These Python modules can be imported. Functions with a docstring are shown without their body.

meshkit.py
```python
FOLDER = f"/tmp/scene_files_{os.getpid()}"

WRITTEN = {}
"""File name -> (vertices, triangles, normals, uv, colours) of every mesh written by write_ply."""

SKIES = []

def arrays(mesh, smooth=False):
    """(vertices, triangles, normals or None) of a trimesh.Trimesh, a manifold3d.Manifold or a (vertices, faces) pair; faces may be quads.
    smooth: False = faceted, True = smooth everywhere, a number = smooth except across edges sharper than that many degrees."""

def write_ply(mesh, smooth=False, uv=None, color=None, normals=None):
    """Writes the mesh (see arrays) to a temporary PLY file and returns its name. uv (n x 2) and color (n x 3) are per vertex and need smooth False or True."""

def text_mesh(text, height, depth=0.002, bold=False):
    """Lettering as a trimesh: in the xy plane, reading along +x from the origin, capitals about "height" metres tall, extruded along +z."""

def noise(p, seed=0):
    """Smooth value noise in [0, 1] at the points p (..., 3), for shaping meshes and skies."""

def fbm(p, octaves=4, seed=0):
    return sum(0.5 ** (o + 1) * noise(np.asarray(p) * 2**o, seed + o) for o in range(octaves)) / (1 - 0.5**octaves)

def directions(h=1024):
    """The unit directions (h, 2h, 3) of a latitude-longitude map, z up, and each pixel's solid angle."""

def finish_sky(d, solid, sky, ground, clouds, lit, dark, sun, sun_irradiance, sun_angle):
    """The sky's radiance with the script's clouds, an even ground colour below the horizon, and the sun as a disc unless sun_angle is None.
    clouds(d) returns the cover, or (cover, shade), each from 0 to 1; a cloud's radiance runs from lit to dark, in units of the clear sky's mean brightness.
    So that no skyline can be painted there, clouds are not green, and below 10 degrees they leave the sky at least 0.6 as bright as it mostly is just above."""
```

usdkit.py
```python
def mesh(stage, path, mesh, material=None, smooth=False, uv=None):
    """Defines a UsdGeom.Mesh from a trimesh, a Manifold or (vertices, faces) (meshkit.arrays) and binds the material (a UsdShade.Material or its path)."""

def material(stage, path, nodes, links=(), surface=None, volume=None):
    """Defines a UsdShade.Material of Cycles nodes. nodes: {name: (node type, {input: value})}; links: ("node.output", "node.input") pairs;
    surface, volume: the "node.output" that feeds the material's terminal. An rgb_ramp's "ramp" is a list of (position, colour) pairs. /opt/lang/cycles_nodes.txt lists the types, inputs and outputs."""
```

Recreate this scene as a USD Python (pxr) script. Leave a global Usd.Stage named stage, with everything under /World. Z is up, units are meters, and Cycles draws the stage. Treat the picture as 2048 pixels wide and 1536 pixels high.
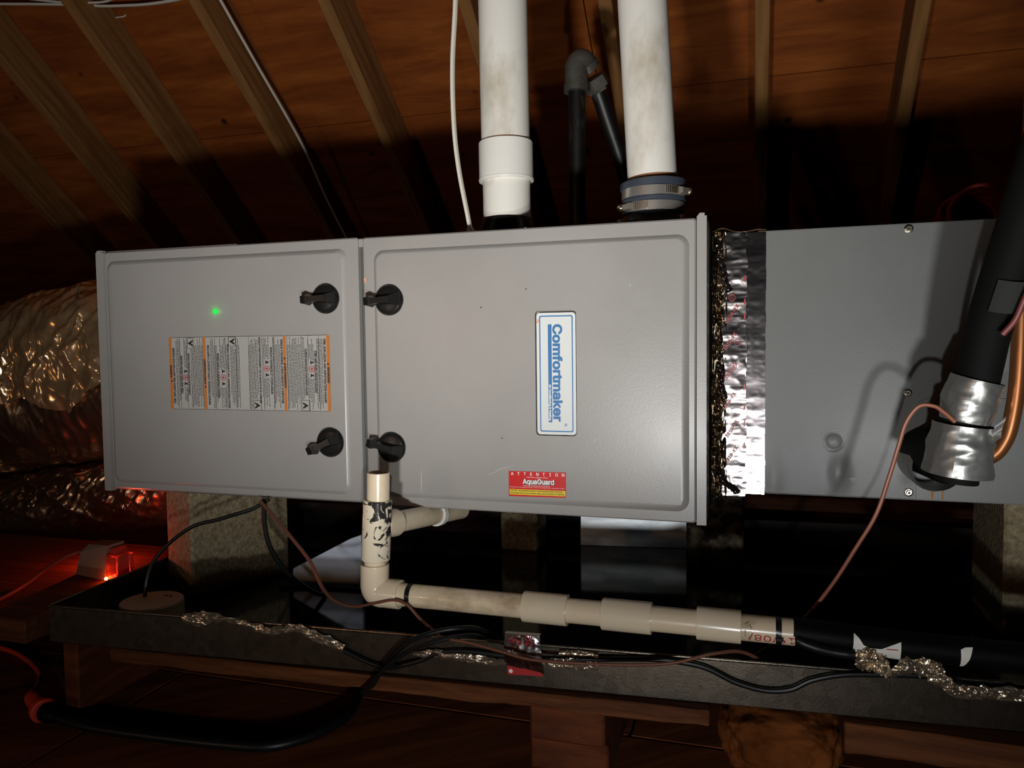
import math, random
import numpy as np, trimesh, usdkit, meshkit
import manifold3d as m3
from shapely import union_all
from shapely.geometry import Point, Polygon, box as sbox
from pxr import Usd, UsdGeom, UsdLux, UsdShade, Gf, Sdf

stage = Usd.Stage.CreateInMemory()
UsdGeom.SetStageUpAxis(stage, UsdGeom.Tokens.z)
UsdGeom.SetStageMetersPerUnit(stage, 1.0)
world = UsdGeom.Xform.Define(stage, "/World")
stage.SetDefaultPrim(world.GetPrim())
UsdGeom.Scope.Define(stage, "/World/Looks")

# ---------------------------------------------------------------- camera, lights, exposure
# world: x along the furnace front, y away from the photographer, z up; furnace front is y = 0, its underside z = 0
CAM, YAW, PITCH, ROLL, FPX = np.array([1.1574, -1.1314, 0.2648]), 0.3074, 0.0530, -0.0123, 1538.0
EXPOSURE = 0.0
fw = np.array([-math.sin(YAW) * math.cos(PITCH), math.cos(YAW) * math.cos(PITCH), -math.sin(PITCH)])
rt = np.array([math.cos(YAW), math.sin(YAW), 0.0]); up = np.cross(rt, fw)
rt2 = math.cos(ROLL) * rt + math.sin(ROLL) * up
up2 = -math.sin(ROLL) * rt + math.cos(ROLL) * up
cam = UsdGeom.Camera.Define(stage, "/World/camera")
cam.CreateHorizontalApertureAttr(36.0); cam.CreateVerticalApertureAttr(27.0)
cam.CreateFocalLengthAttr(36.0 * FPX / 2048.0)
cam.CreateClippingRangeAttr(Gf.Vec2f(0.02, 100.0))
cam.CreateExposureAttr(EXPOSURE)
mat = np.eye(4); mat[0, :3], mat[1, :3], mat[2, :3], mat[3, :3] = rt2, up2, -fw, CAM
cam.AddTransformOp().Set(Gf.Matrix4d(*mat.ravel().tolist()))


def lamp(name, pos, target, radius, watts, color, cone=None, soft=1.0):
    l = UsdLux.SphereLight.Define(stage, "/World/" + name)
    p, t = np.array(pos, float), np.array(target, float)
    d = (t - p) / np.linalg.norm(t - p)
    r = np.cross(d, [0, 0, 1.0]); r /= np.linalg.norm(r); u = np.cross(r, d)
    m = np.eye(4); m[0, :3], m[1, :3], m[2, :3], m[3, :3] = r, u, -d, p
    l.AddTransformOp().Set(Gf.Matrix4d(*m.ravel().tolist()))
    l.CreateRadiusAttr(radius); l.CreateColorAttr(Gf.Vec3f(*color)); l.CreateNormalizeAttr(True)
    l.CreateIntensityAttr(watts)
    if cone:
        s = UsdLux.ShapingAPI.Apply(l.GetPrim()); s.CreateShapingConeAngleAttr(cone); s.CreateShapingConeSoftnessAttr(soft)
    return l


# two hand torches held low in front of the photographer, an added fill between them, a warm bulb and a small work light far behind to the left
def aim(p, d):
    return tuple(np.array(p) + np.array(d))


T1, T2, T3 = (0.97, -1.11, -0.021), (1.47, -1.11, -0.07), (1.15, -1.11, -0.125)
lamp("torch_light", T1, aim(T1, (-0.38, 1.0, 0.76)), 0.028, 18.6, (1.0, 0.985, 0.955), cone=45.5, soft=1.0)
lamp("torch_light_001", T2, aim(T2, (0.03, 1.0, 0.35)), 0.045, 8.5, (0.97, 1.0, 0.99), cone=24, soft=1.0)
lamp("torch_light_002", T3, aim(T3, (-0.24, 1.0, 0.24)), 0.014, 4.3, (0.96, 0.985, 1.0), cone=56, soft=1.0)  # fill added to brighten the dim lower left
lamp("bulb_light", (-0.71, -3.40, 0.33), (0.3, 0.5, 0.6), 0.030, 4.0, (1.0, 0.46, 0.16))
lamp("work_light", (-0.55, -2.55, 0.02), (-0.5, 0.3, 0.3), 0.030, 2.2, (0.95, 0.98, 1.0), cone=40, soft=1.0)
dome = UsdLux.DomeLight.Define(stage, "/World/attic_air"); dome.CreateIntensityAttr(0.0)

# ---------------------------------------------------------------- materials
MATS = {}


def mk(name, nodes, links=(), surface="p.BSDF"):
    MATS[name] = usdkit.material(stage, "/World/Looks/" + name, nodes, links, surface)
    return MATS[name]


def plain(name, color, rough=0.5, metallic=0.0, spec=0.5, coat=0.0):
    return mk(name, {"p": ("principled_bsdf", {"base_color": color, "roughness": rough, "metallic": metallic, "specular_ior_level": spec, "coat_weight": coat})})


def mottled(name, c0, c1, scale, rough=0.5, metallic=0.0, lo=0.35, hi=0.65, detail=4, bump=0.0, bscale=None, stretch=(1, 1, 1), rot=None, spec=0.5, distortion=0.0, coat=0.0):
    """Two colours mixed by noise in object space, with an optional fine relief."""
    n = {"tc": ("texture_coordinate", {}), "mp": ("mapping", {"scale": stretch}), "n": ("noise_texture", {"scale": scale, "detail": detail, "roughness": 0.6, "distortion": distortion}),
         "r": ("rgb_ramp", {"ramp": [(0, c0), (lo, c0), (hi, c1), (1, c1)]}), "p": ("principled_bsdf", {"roughness": rough, "metallic": metallic, "specular_ior_level": spec, "coat_weight": coat})}
    l = [("mp.vector", "n.vector"), ("n.fac", "r.fac"), ("r.color", "p.base_color")]
    if rot:
        n["vr"] = ("vector_rotate", {"rotate_type": "euler_xyz", "rotation": rot})
        l += [("tc.object", "vr.vector"), ("vr.vector", "mp.vector")]
    else:
        l += [("tc.object", "mp.vector")]
    if bump:
        n["n2"] = ("noise_texture", {"scale": bscale or scale * 4, "detail": 3}); n["b"] = ("bump", {"strength": 1.0, "distance": bump})
        l += [("mp.vector", "n2.vector"), ("n2.fac", "b.height"), ("b.normal", "p.normal")]
    return mk(name, n, l)


def painted(name, c, rough, fleck=(0.75, 0.74, 0.7), cut=0.86, fscale=140, spec=0.5, coat=0.05):
    """Baked enamel with orange peel and a few tiny chips and faint scuffs."""
    return mk(name, {"tc": ("texture_coordinate", {}), "v": ("noise_texture", {"scale": fscale, "detail": 1.0}), "r": ("rgb_ramp", {"ramp": [(0, (0, 0, 0)), (cut, (0, 0, 0)), (cut + 0.03, (1, 1, 1)), (1, (1, 1, 1))]}),
                     "s": ("noise_texture", {"scale": 5, "detail": 6, "roughness": 0.65}), "sr": ("rgb_ramp", {"ramp": [(0, tuple(0.9 * x for x in c)), (0.4, tuple(0.95 * x for x in c)), (0.62, c), (1, tuple(1.08 * x for x in c))]}),
                     "m": ("mix", {"color2": fleck}), "n2": ("noise_texture", {"scale": 420, "detail": 2}), "b": ("bump", {"strength": 0.5, "distance": 0.00016}),
                     "rr": ("rgb_ramp", {"ramp": [(0, (rough - 0.06,) * 3), (1, (rough + 0.1,) * 3)]}), "p": ("principled_bsdf", {"specular_ior_level": spec, "coat_weight": coat, "coat_roughness": 0.2})},
              [("tc.object", "v.vector"), ("tc.object", "s.vector"), ("tc.object", "n2.vector"), ("v.fac", "r.fac"), ("s.fac", "sr.fac"), ("s.fac", "rr.fac"), ("rr.color", "p.roughness"), ("sr.color", "m.color1"), ("r.color", "m.fac"), ("m.color", "p.base_color"), ("n2.fac", "b.height"), ("b.normal", "p.normal")])


def foil(name, c, rough, scale, dist, metallic=1.0, stretch=(1, 1, 1), vor=0.5):
    """Crumpled aluminium foil: sharp voronoi facets and fine wrinkles as relief on the modelled folds."""
    return mk(name, {"tc": ("texture_coordinate", {}), "mp": ("mapping", {"scale": stretch}), "n0": ("noise_texture", {"scale": scale * 0.5, "detail": 3}), "ad": ("mix", {"mix_type": "linear_light", "fac": 0.06}),
                     "v": ("voronoi_texture", {"scale": scale, "feature": "f1", "detail": 1.0}), "n": ("noise_texture", {"scale": scale * 2.2, "detail": 4, "distortion": 0.8}),
                     "a": ("math", {"math_type": "multiply_add", "value2": 0.5}), "vs": ("math", {"math_type": "multiply", "value2": vor}), "b": ("bump", {"strength": 1.0, "distance": dist}),
                     "p": ("principled_bsdf", {"base_color": c, "metallic": metallic, "roughness": rough})},
              [("tc.object", "mp.vector"), ("mp.vector", "n0.vector"), ("mp.vector", "ad.color1"), ("n0.color", "ad.color2"), ("ad.color", "v.vector"), ("mp.vector", "n.vector"), ("n.fac", "a.value1"), ("v.distance", "vs.value1"), ("vs.value", "a.value3"), ("a.value", "b.height"), ("b.normal", "p.normal")])


def wood(name, c0, c1, c2, rot=(0, 0, 0), along=(1, 14, 14), scale=2.2, rough=0.75, knots=0.0, kscale=4.0, bump=0.0008):
    """Sawn timber: long grain along local x after the rotation, and dark knots."""
    n = {"tc": ("texture_coordinate", {}), "vr": ("vector_rotate", {"rotate_type": "euler_xyz", "rotation": rot}), "mp": ("mapping", {"scale": along}),
         "n": ("noise_texture", {"scale": scale, "detail": 6, "roughness": 0.62, "distortion": 0.5}), "r": ("rgb_ramp", {"ramp": [(0, c0), (0.36, c0), (0.52, c1), (0.68, c2), (1, c2)]}),
         "k": ("voronoi_texture", {"scale": kscale, "randomness": 1.0}), "kr": ("rgb_ramp", {"ramp": [(0, (1, 1, 1)), (knots * 0.5, (0.9, 0.9, 0.9)), (knots + 0.001, (0, 0, 0)), (1, (0, 0, 0))]}),
         "m": ("mix", {"color2": tuple(0.22 * x for x in c0)}), "b": ("bump", {"strength": 0.8, "distance": bump}), "p": ("principled_bsdf", {"roughness": rough, "specular_ior_level": 0.25})}
    l = [("tc.object", "vr.vector"), ("vr.vector", "mp.vector"), ("mp.vector", "n.vector"), ("n.fac", "r.fac"), ("r.color", "m.color1"), ("tc.object", "k.vector"), ("k.distance", "kr.fac"), ("kr.color", "m.fac"), ("m.color", "p.base_color"), ("n.fac", "b.height"), ("b.normal", "p.normal")]
    return mk(name, n, l)


SL = math.radians(39.0)  # roof pitch
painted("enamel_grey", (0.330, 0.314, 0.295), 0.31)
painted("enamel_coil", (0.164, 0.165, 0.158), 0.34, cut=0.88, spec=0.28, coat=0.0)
plain("casing_dark", (0.10, 0.098, 0.092), 0.45)
plain("black_plastic", (0.010, 0.0095, 0.009), 0.28, spec=0.35)
plain("black_rubber", (0.0022, 0.0021, 0.002), 0.55, spec=0.10)
plain("black_foam", (0.0045, 0.0043, 0.004), 0.75, spec=0.15)
plain("black_cable", (0.005, 0.005, 0.005), 0.42, spec=0.35)
mottled("pvc_white", (0.50, 0.44, 0.34), (0.80, 0.77, 0.70), 11, 0.42, lo=0.27, hi=0.47, detail=6, stretch=(1, 1, 0.5))
plain("pvc_coupling", (0.78, 0.755, 0.70), 0.38)
mottled("pvc_cream", (0.26, 0.155, 0.075), (0.72, 0.585, 0.405), 17, 0.28, lo=0.28, hi=0.50, detail=6, stretch=(0.6, 1, 1), coat=0.2)
mottled("pvc_fitting", (0.58, 0.45, 0.29), (0.73, 0.61, 0.44), 9, 0.22, lo=0.25, hi=0.5, detail=5, coat=0.3)
mk("pvc_tee", {"tc": ("texture_coordinate", {}), "sx": ("separate_xyz", {}), "mr": ("map_range", {"from_min": 0.070, "from_max": 0.138, "to_min": 0.0, "to_max": 0.15, "clamp": True}), "mx": ("map_range", {"from_min": -0.288, "from_max": -0.262, "to_min": -0.10, "to_max": 0.03, "clamp": True}),
               "n": ("noise_texture", {"scale": 42, "detail": 4, "distortion": 2.0}), "ad": ("math", {"math_type": "add"}), "ad2": ("math", {"math_type": "add"}), "r": ("rgb_ramp", {"ramp": [(0, (0.74, 0.66, 0.51)), (0.60, (0.72, 0.63, 0.47)), (0.635, (0.03, 0.028, 0.027)), (1, (0.02, 0.02, 0.02))]}), "p": ("principled_bsdf", {"roughness": 0.16, "coat_weight": 0.4})},
   [("tc.object", "sx.vector"), ("sx.z", "mr.value"), ("sx.x", "mx.value"), ("tc.object", "n.vector"), ("n.fac", "ad.value1"), ("mr.result", "ad.value2"), ("ad.value", "ad2.value1"), ("mx.result", "ad2.value2"), ("ad2.value", "r.fac"), ("r.color", "p.base_color")])
plain("cord_white", (0.74, 0.70, 0.60), 0.5)
mottled("stain_brown", (0.22, 0.09, 0.035), (0.34, 0.16, 0.07), 40, 0.5)
mottled("iron_black", (0.006, 0.0055, 0.005), (0.05, 0.048, 0.044), 26, 0.45, lo=0.55, hi=0.72, detail=5, stretch=(1, 1, 0.35))
mottled("iron_grey", (0.060, 0.055, 0.045), (0.11, 0.10, 0.082), 30, 0.5, metallic=0.2)
plain("worn_foam", (0.028, 0.028, 0.026), 0.8, spec=0.2)
plain("blue_rubber", (0.045, 0.055, 0.075), 0.38)
plain("stainless", (0.66, 0.60, 0.54), 0.28, 0.8)
plain("zinc_screw", (0.62, 0.58, 0.48), 0.28, 1.0)
plain("copper", (0.36, 0.135, 0.05), 0.33, 0.75)
plain("copper_wire", (0.34, 0.115, 0.065), 0.45)
plain("brown_wire", (0.16, 0.055, 0.028), 0.5)
plain("red_wire", (0.18, 0.035, 0.026), 0.5)
plain("dull_orange_cord", (0.22, 0.014, 0.005), 0.55)
plain("pan_back_shade", (0.028, 0.027, 0.026), 0.8, spec=0.2)  # shade on the galvanised back wall, put into the colour
plain("orange_cord", (0.62, 0.045, 0.012), 0.5)
mk("galvanised", {"tc": ("texture_coordinate", {}), "v": ("voronoi_texture", {"scale": 90}), "r": ("rgb_ramp", {"ramp": [(0, (0.150, 0.128, 0.098)), (1, (0.230, 0.200, 0.160))]}), "n": ("noise_texture", {"scale": 320, "detail": 3}), "b": ("bump", {"strength": 0.5, "distance": 0.0003}),
                  "p": ("principled_bsdf", {"metallic": 0.95, "roughness": 0.30})},
   [("tc.object", "v.vector"), ("tc.object", "n.vector"), ("v.color", "r.fac"), ("r.color", "p.base_color"), ("n.fac", "b.height"), ("b.normal", "p.normal")])
plain("pan_floor", (0.010, 0.0098, 0.0095), 0.07, spec=0.30)
foil("foil_crumpled", (0.36, 0.325, 0.32), 0.20, 20, 0.0006)
foil("foil_flat", (0.25, 0.225, 0.23), 0.17, 22, 0.00014, stretch=(1, 1, 2.2), vor=0.2)
foil("foil_jacket", (0.54, 0.34, 0.175), 0.20, 16, 0.0012, stretch=(1, 1, 0.5), metallic=0.75)
foil("foil_dull", (0.42, 0.31, 0.20), 0.27, 22, 0.0012, metallic=0.95)
foil("foil_tape", (0.56, 0.46, 0.34), 0.27, 40, 0.0012, metallic=0.88)
foil("foil_gathered", (0.36, 0.29, 0.21), 0.22, 24, 0.0006)
foil("duct_tape", (0.36, 0.35, 0.335), 0.36, 14, 0.0008, metallic=0.75)
mottled("masonry", (0.15, 0.115, 0.066), (0.36, 0.29, 0.18), 120, 0.9, lo=0.3, hi=0.7, bump=0.003, bscale=160, spec=0.2)
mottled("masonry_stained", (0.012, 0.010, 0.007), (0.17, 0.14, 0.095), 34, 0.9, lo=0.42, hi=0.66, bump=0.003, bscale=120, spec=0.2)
mottled("blue_lit_patch", (0.62, 0.68, 0.82), (0.74, 0.80, 0.93), 30, 0.4, stretch=(0.4, 1, 2))  # bluish light put into the colour of the wedge
mottled("bright_lit_patch", (0.42, 0.45, 0.46), (0.88, 0.92, 0.94), 16, 0.42, metallic=0.6, lo=0.3, hi=0.6, detail=6, stretch=(0.5, 1, 2.5))  # pale colour stands for light falling on the pan back
plain("scratch_pale", (0.52, 0.51, 0.48), 0.5)
plain("disc_cream", (0.55, 0.42, 0.27), 0.5)
plain("print_blue", (0.030, 0.165, 0.40), 0.35)
plain("plate_white", (0.70, 0.72, 0.70), 0.3)
plain("sticker_red", (0.62, 0.018, 0.018), 0.3)
plain("sticker_yellow", (0.80, 0.58, 0.03), 0.35)
plain("print_white", (0.85, 0.84, 0.82), 0.4)
plain("print_black", (0.015, 0.014, 0.013), 0.5)
plain("print_grey", (0.045, 0.043, 0.04), 0.6)
plain("print_orange", (0.55, 0.17, 0.03), 0.4)
plain("print_red", (0.42, 0.03, 0.03), 0.35)
plain("label_paper", (0.40, 0.385, 0.36), 0.45)
plain("device_label", (0.26, 0.17, 0.11), 0.7)
plain("rust", (0.30, 0.13, 0.03), 0.7)
plain("bare_copper_chip", (0.80, 0.36, 0.22), 0.4)
mk("led_green", {"e": ("emission", {"color": (0.03, 1.0, 0.10), "strength": 0.9})}, surface="e.emission")
mk("led_red", {"e": ("emission", {"color": (1.0, 0.10, 0.015), "strength": 60.0})}, surface="e.emission")
mk("red_lens", {"p": ("principled_bsdf", {"base_color": (1.0, 0.22, 0.16), "roughness": 0.12, "transmission_weight": 0.85, "ior": 1.4}), })
wood("plywood", (0.192, 0.0450, 0.0070), (0.288, 0.0719, 0.0109), (0.384, 0.1102, 0.0173), along=(1.0, 6, 6), scale=2.4, knots=0.085, kscale=5.0)
wood("plywood_pale", (0.115, 0.0415, 0.0089), (0.167, 0.0636, 0.0138), (0.213, 0.0856, 0.0201), along=(1.0, 6, 6), scale=2.0, knots=0.05, kscale=5.5)
RG = (SL, 0, math.radians(90))
wood("rafter_wood", (0.174, 0.0728, 0.0202), (0.252, 0.1120, 0.0343), (0.336, 0.1590, 0.0524), rot=(SL, 0, 0), along=(16, 1, 16), scale=2.2, knots=0.05, kscale=3.2)
wood("stud_wood", (0.057, 0.0150, 0.0032), (0.097, 0.0281, 0.0063), (0.143, 0.0458, 0.0115), along=(1, 22, 22), scale=3.0, bump=0.003)
wood("floor_wood", (0.102, 0.0246, 0.0061), (0.163, 0.0418, 0.0107), (0.245, 0.0688, 0.0190), rot=(0, 0, math.radians(-40)), along=(1, 9, 9), scale=3.0)
wood("end_grain", (0.055, 0.0114, 0.0023), (0.091, 0.0208, 0.0043), (0.127, 0.0312, 0.0066), along=(2, 2, 9), scale=5.0)
mottled("wool_brown", (0.085, 0.024, 0.006), (0.19, 0.060, 0.018), 9, 1.0, detail=4, spec=0.0)

# ---------------------------------------------------------------- prims
USED = set()
AT = {}


def numbered(parent, name):
    k, n = name, 0
    while parent + "/" + k in USED:
        n += 1; k = f"{name}_{n:03d}"
    USED.add(parent + "/" + k)
    return parent + "/" + k


def tag(prim, label=None, cat=None, group=None, kind=None):
    for k, v in (("label", label), ("category", cat), ("group", group), ("kind", kind)):
        if v:
            prim.SetCustomDataByKey(k, v)


def thing(name, label, cat, loc=(0, 0, 0), group=None, kind=None):
    path = numbered("/World", name)
    x = UsdGeom.Xform.Define(stage, path)
    x.AddTranslateOp().Set(Gf.Vec3d(*map(float, loc)))
    tag(x.GetPrim(), label, cat, group, kind)
    AT[path] = np.array(loc, float)
    return path


def merge(ms):
    out = []
    for m in (ms if isinstance(ms, (list, tuple)) else [ms]):
        if hasattr(m, "to_mesh"):
            q = m.to_mesh(); m = trimesh.Trimesh(q.vert_properties[:, :3], q.tri_verts, process=False)
        out.append(m)
    return trimesh.util.concatenate(out) if len(out) > 1 else out[0]


def part(parent, name, ms, material, smooth=30, label=None, kind=None):
    """One mesh, given in world coordinates, as a part of parent (or as a sub-part of a part)."""
    m = merge(ms).copy()
    path = numbered(parent, name)
    off = AT[parent]
    m.vertices = np.asarray(m.vertices) - off
    usdkit.mesh(stage, path, m, MATS[material], smooth=smooth)
    AT[path] = off
    tag(stage.GetPrimAtPath(path), label, None, None, kind)
    return path


def solo(name, ms, material, label, cat, smooth=30, group=None, kind=None):
    """A thing of one mesh, its origin at the base of its bounding box."""
    m = merge(ms).copy()
    lo, hi = m.bounds
    loc = np.array([(lo[0] + hi[0]) / 2, (lo[1] + hi[1]) / 2, lo[2]])
    path = numbered("/World", name)
    m.vertices = np.asarray(m.vertices) - loc
    g = usdkit.mesh(stage, path, m, MATS[material], smooth=smooth)
    g.AddTranslateOp().Set(Gf.Vec3d(*map(float, loc)))
    AT[path] = loc
    tag(g.GetPrim(), label, cat, group, kind)
    return path


# ---------------------------------------------------------------- shapes
def bx(x0, x1, y0, y1, z0, z1, b=0.0015):
    """A box with chamfered edges."""
    lo, hi = np.array([x0, y0, z0], float), np.array([x1, y1, z1], float)
    b = min(b, 0.45 * (hi - lo).min())
    pts = []
    for c in np.ndindex(2, 2, 2):
        p = np.where(c, hi, lo); s = np.where(c, -b, b)
        for k in range(3):
            q = p + s; q[k] = p[k]; pts.append(q)
    return trimesh.PointCloud(np.array(pts)).convex_hull


def rot_about(m, axis, ang, point):
    m = m.copy(); m.apply_transform(trimesh.transformations.rotation_matrix(ang, axis, point)); return m


def spline(pts, n=8):
    p = np.array(pts, float)
    if len(p) < 3:
        return p
    q = np.vstack([2 * p[0] - p[1], p, 2 * p[-1] - p[-2]])
    out = []
    for i in range(1, len(q) - 2):
        for t in np.linspace(0, 1, n, endpoint=False):
            a, b, c, d = q[i - 1:i + 3]
            out.append(0.5 * (2 * b + (c - a) * t + (2 * a - 5 * b + 4 * c - d) * t * t + (3 * b - a - 3 * c + d) * t ** 3))
    return np.array(out + [p[-1]])


def frames(p):
    t = np.gradient(p, axis=0); t /= np.linalg.norm(t, axis=1)[:, None]
    u = np.cross(t[0], [0, 0, 1.0])
    if np.linalg.norm(u) < 1e-3:
        u = np.cross(t[0], [0, 1.0, 0])
    us = []
    for k in range(len(p)):
        u = u - t[k] * (u @ t[k]); u = u / np.linalg.norm(u); us.append(u)
    us = np.array(us)
    return t, us, np.cross(t, us)


def tube(pts, r, n=12, k=8, sx=1.0, sy=1.0, straight=False, caps=True):
    """A round (or flattened) bar swept along a smooth curve; r may vary along the control points."""
    p = np.array(pts, float) if straight else spline(pts, k)
    rr = np.interp(np.linspace(0, 1, len(p)), np.linspace(0, 1, np.size(r)), np.atleast_1d(r)) if np.size(r) > 1 else np.full(len(p), float(r))
    t, u, w = frames(p)
    a = np.linspace(0, 2 * math.pi, n, endpoint=False)
    v = (p[:, None] + rr[:, None, None] * (sx * np.cos(a)[None, :, None] * u[:, None] + sy * np.sin(a)[None, :, None] * w[:, None])).reshape(-1, 3)
    f = []
    for i in range(len(p) - 1):
        for j in range(n):
            a0, a1, b0, b1 = i * n + j, i * n + (j + 1) % n, (i + 1) * n + j, (i + 1) * n + (j + 1) % n
            f += [(a0, a1, b1), (a0, b1, b0)]
    if caps:
        v = np.vstack([v, p[0], p[-1]]); c0, c1 = len(v) - 2, len(v) - 1
        for j in range(n):
            f += [(c0, (j + 1) % n, j), (c1, (len(p) - 1) * n + j, (len(p) - 1) * n + (j + 1) % n)]
    m = trimesh.Trimesh(v, f, process=False)
    if m.is_watertight and m.volume < 0:
        m.invert()
    return m


def lathe(p0, p1, prof, n=40):
    """A profile of (distance along the axis, radius) turned about the axis from p0 towards p1."""
    p0, p1 = np.array(p0, float), np.array(p1, float)
    d = (p1 - p0) / np.linalg.norm(p1 - p0)
    u = np.cross(d, [0, 0, 1.0])
    u = np.array([1.0, 0, 0]) if np.linalg.norm(u) < 1e-6 else u / np.linalg.norm(u)
    w = np.cross(d, u); a = np.linspace(0, 2 * math.pi, n, endpoint=False)
    v = np.vstack([p0 + d * s + r * (np.cos(a)[:, None] * u + np.sin(a)[:, None] * w) for s, r in prof])
    f = []
    for i in range(len(prof) - 1):
        for j in range(n):
            a0, a1, b0, b1 = i * n + j, i * n + (j + 1) % n, (i + 1) * n + j, (i + 1) * n + (j + 1) % n
            f += [(a0, a1, b1), (a0, b1, b0)]
    m = trimesh.Trimesh(v, f, process=False)
    return m


def pipe(p0, p1, r, wall=0.003, ch=0.001, n=40):
    L = float(np.linalg.norm(np.array(p1, float) - np.array(p0, float)))
    ri = r - wall
    return lathe(p0, p1, [(ch, ri), (0, ri + ch * 0.5), (0, r - ch), (ch, r), (L - ch, r), (L, r - ch), (L, ri + ch * 0.5), (L - ch, ri), (ch, ri)], n)


def rod(p0, p1, r, ch=0.001, n=32):
    L = float(np.linalg.norm(np.array(p1, float) - np.array(p0, float)))
    return lathe(p0, p1, [(0, 1e-5), (0, r - ch), (ch, r), (L - ch, r), (L, r - ch), (L, 1e-5)], n)


def rrect(x0, x1, z0, z1, r, k=6):
    pts = []
    for cx, cz, a0 in ((x1 - r, z1 - r, 0), (x0 + r, z1 - r, 90), (x0 + r, z0 + r, 180), (x1 - r, z0 + r, 270)):
        for a in np.radians(np.linspace(a0, a0 + 90, k)):
            pts.append((cx + r * math.cos(a), cz + r * math.sin(a)))
    return pts


def prism(poly, y0, y1):
    """A polygon (list of (x, z) or a shapely shape) in the xz plane, extruded from y0 (front) to y1."""
    g = poly if hasattr(poly, "geoms") or hasattr(poly, "exterior") else Polygon(poly)
    ms = [trimesh.creation.extrude_polygon(q, y1 - y0, engine="earcut") for q in getattr(g, "geoms", [g])]
    m = merge(ms)
    v = np.asarray(m.vertices)
    m = trimesh.Trimesh(np.c_[v[:, 0], y1 - v[:, 2], v[:, 1]], m.faces, process=False)
    return m


def hull(pts):
    return trimesh.PointCloud(np.array(pts, float)).convex_hull


def man(m):
    m = merge(m); m = trimesh.Trimesh(m.vertices, m.faces, process=True)
    return m3.Manifold(m3.Mesh(np.asarray(m.vertices, np.float32), np.asarray(m.faces, np.uint32)))


def words(text, length, org, xd, yd, depth=0.0003, bold=False, height=None, center=False, fat=0.0):
    """Lettering that starts at org, runs along xd with letter tops towards yd, and stands off along xd x yd."""
    m = meshkit.text_mesh(text, 0.01, 1.0, bold)
    if fat:   # heavier strokes; fat is a share of the cap height
        q = np.asarray(m.vertices)[np.asarray(m.faces)]
        q = q[q[:, :, 2].min(1) > 0.5][:, :, :2]
        g = union_all([Polygon(t).buffer(1e-6) for t in q]).buffer(fat * 0.01).simplify(0.00004)
        m = merge([trimesh.creation.extrude_polygon(h, 1.0, engine="earcut") for h in getattr(g, "geoms", [g])])
    v = np.asarray(m.vertices).copy()
    w = v[:, 0].max() - v[:, 0].min()
    s = (length / w) if length else height / 0.01
    sh = (height / 0.01) if height else s
    xd, yd = np.array(xd, float), np.array(yd, float); zd = np.cross(xd, yd)
    x = (v[:, 0] - v[:, 0].min()) * s
    if center:
        x = x - x.max() / 2
    v = np.array(org, float) + np.outer(x, xd) + np.outer(v[:, 1] * sh, yd) + np.outer((v[:, 2] > 0.5) * depth, zd)
    return trimesh.Trimesh(v, m.faces, process=False)


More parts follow.
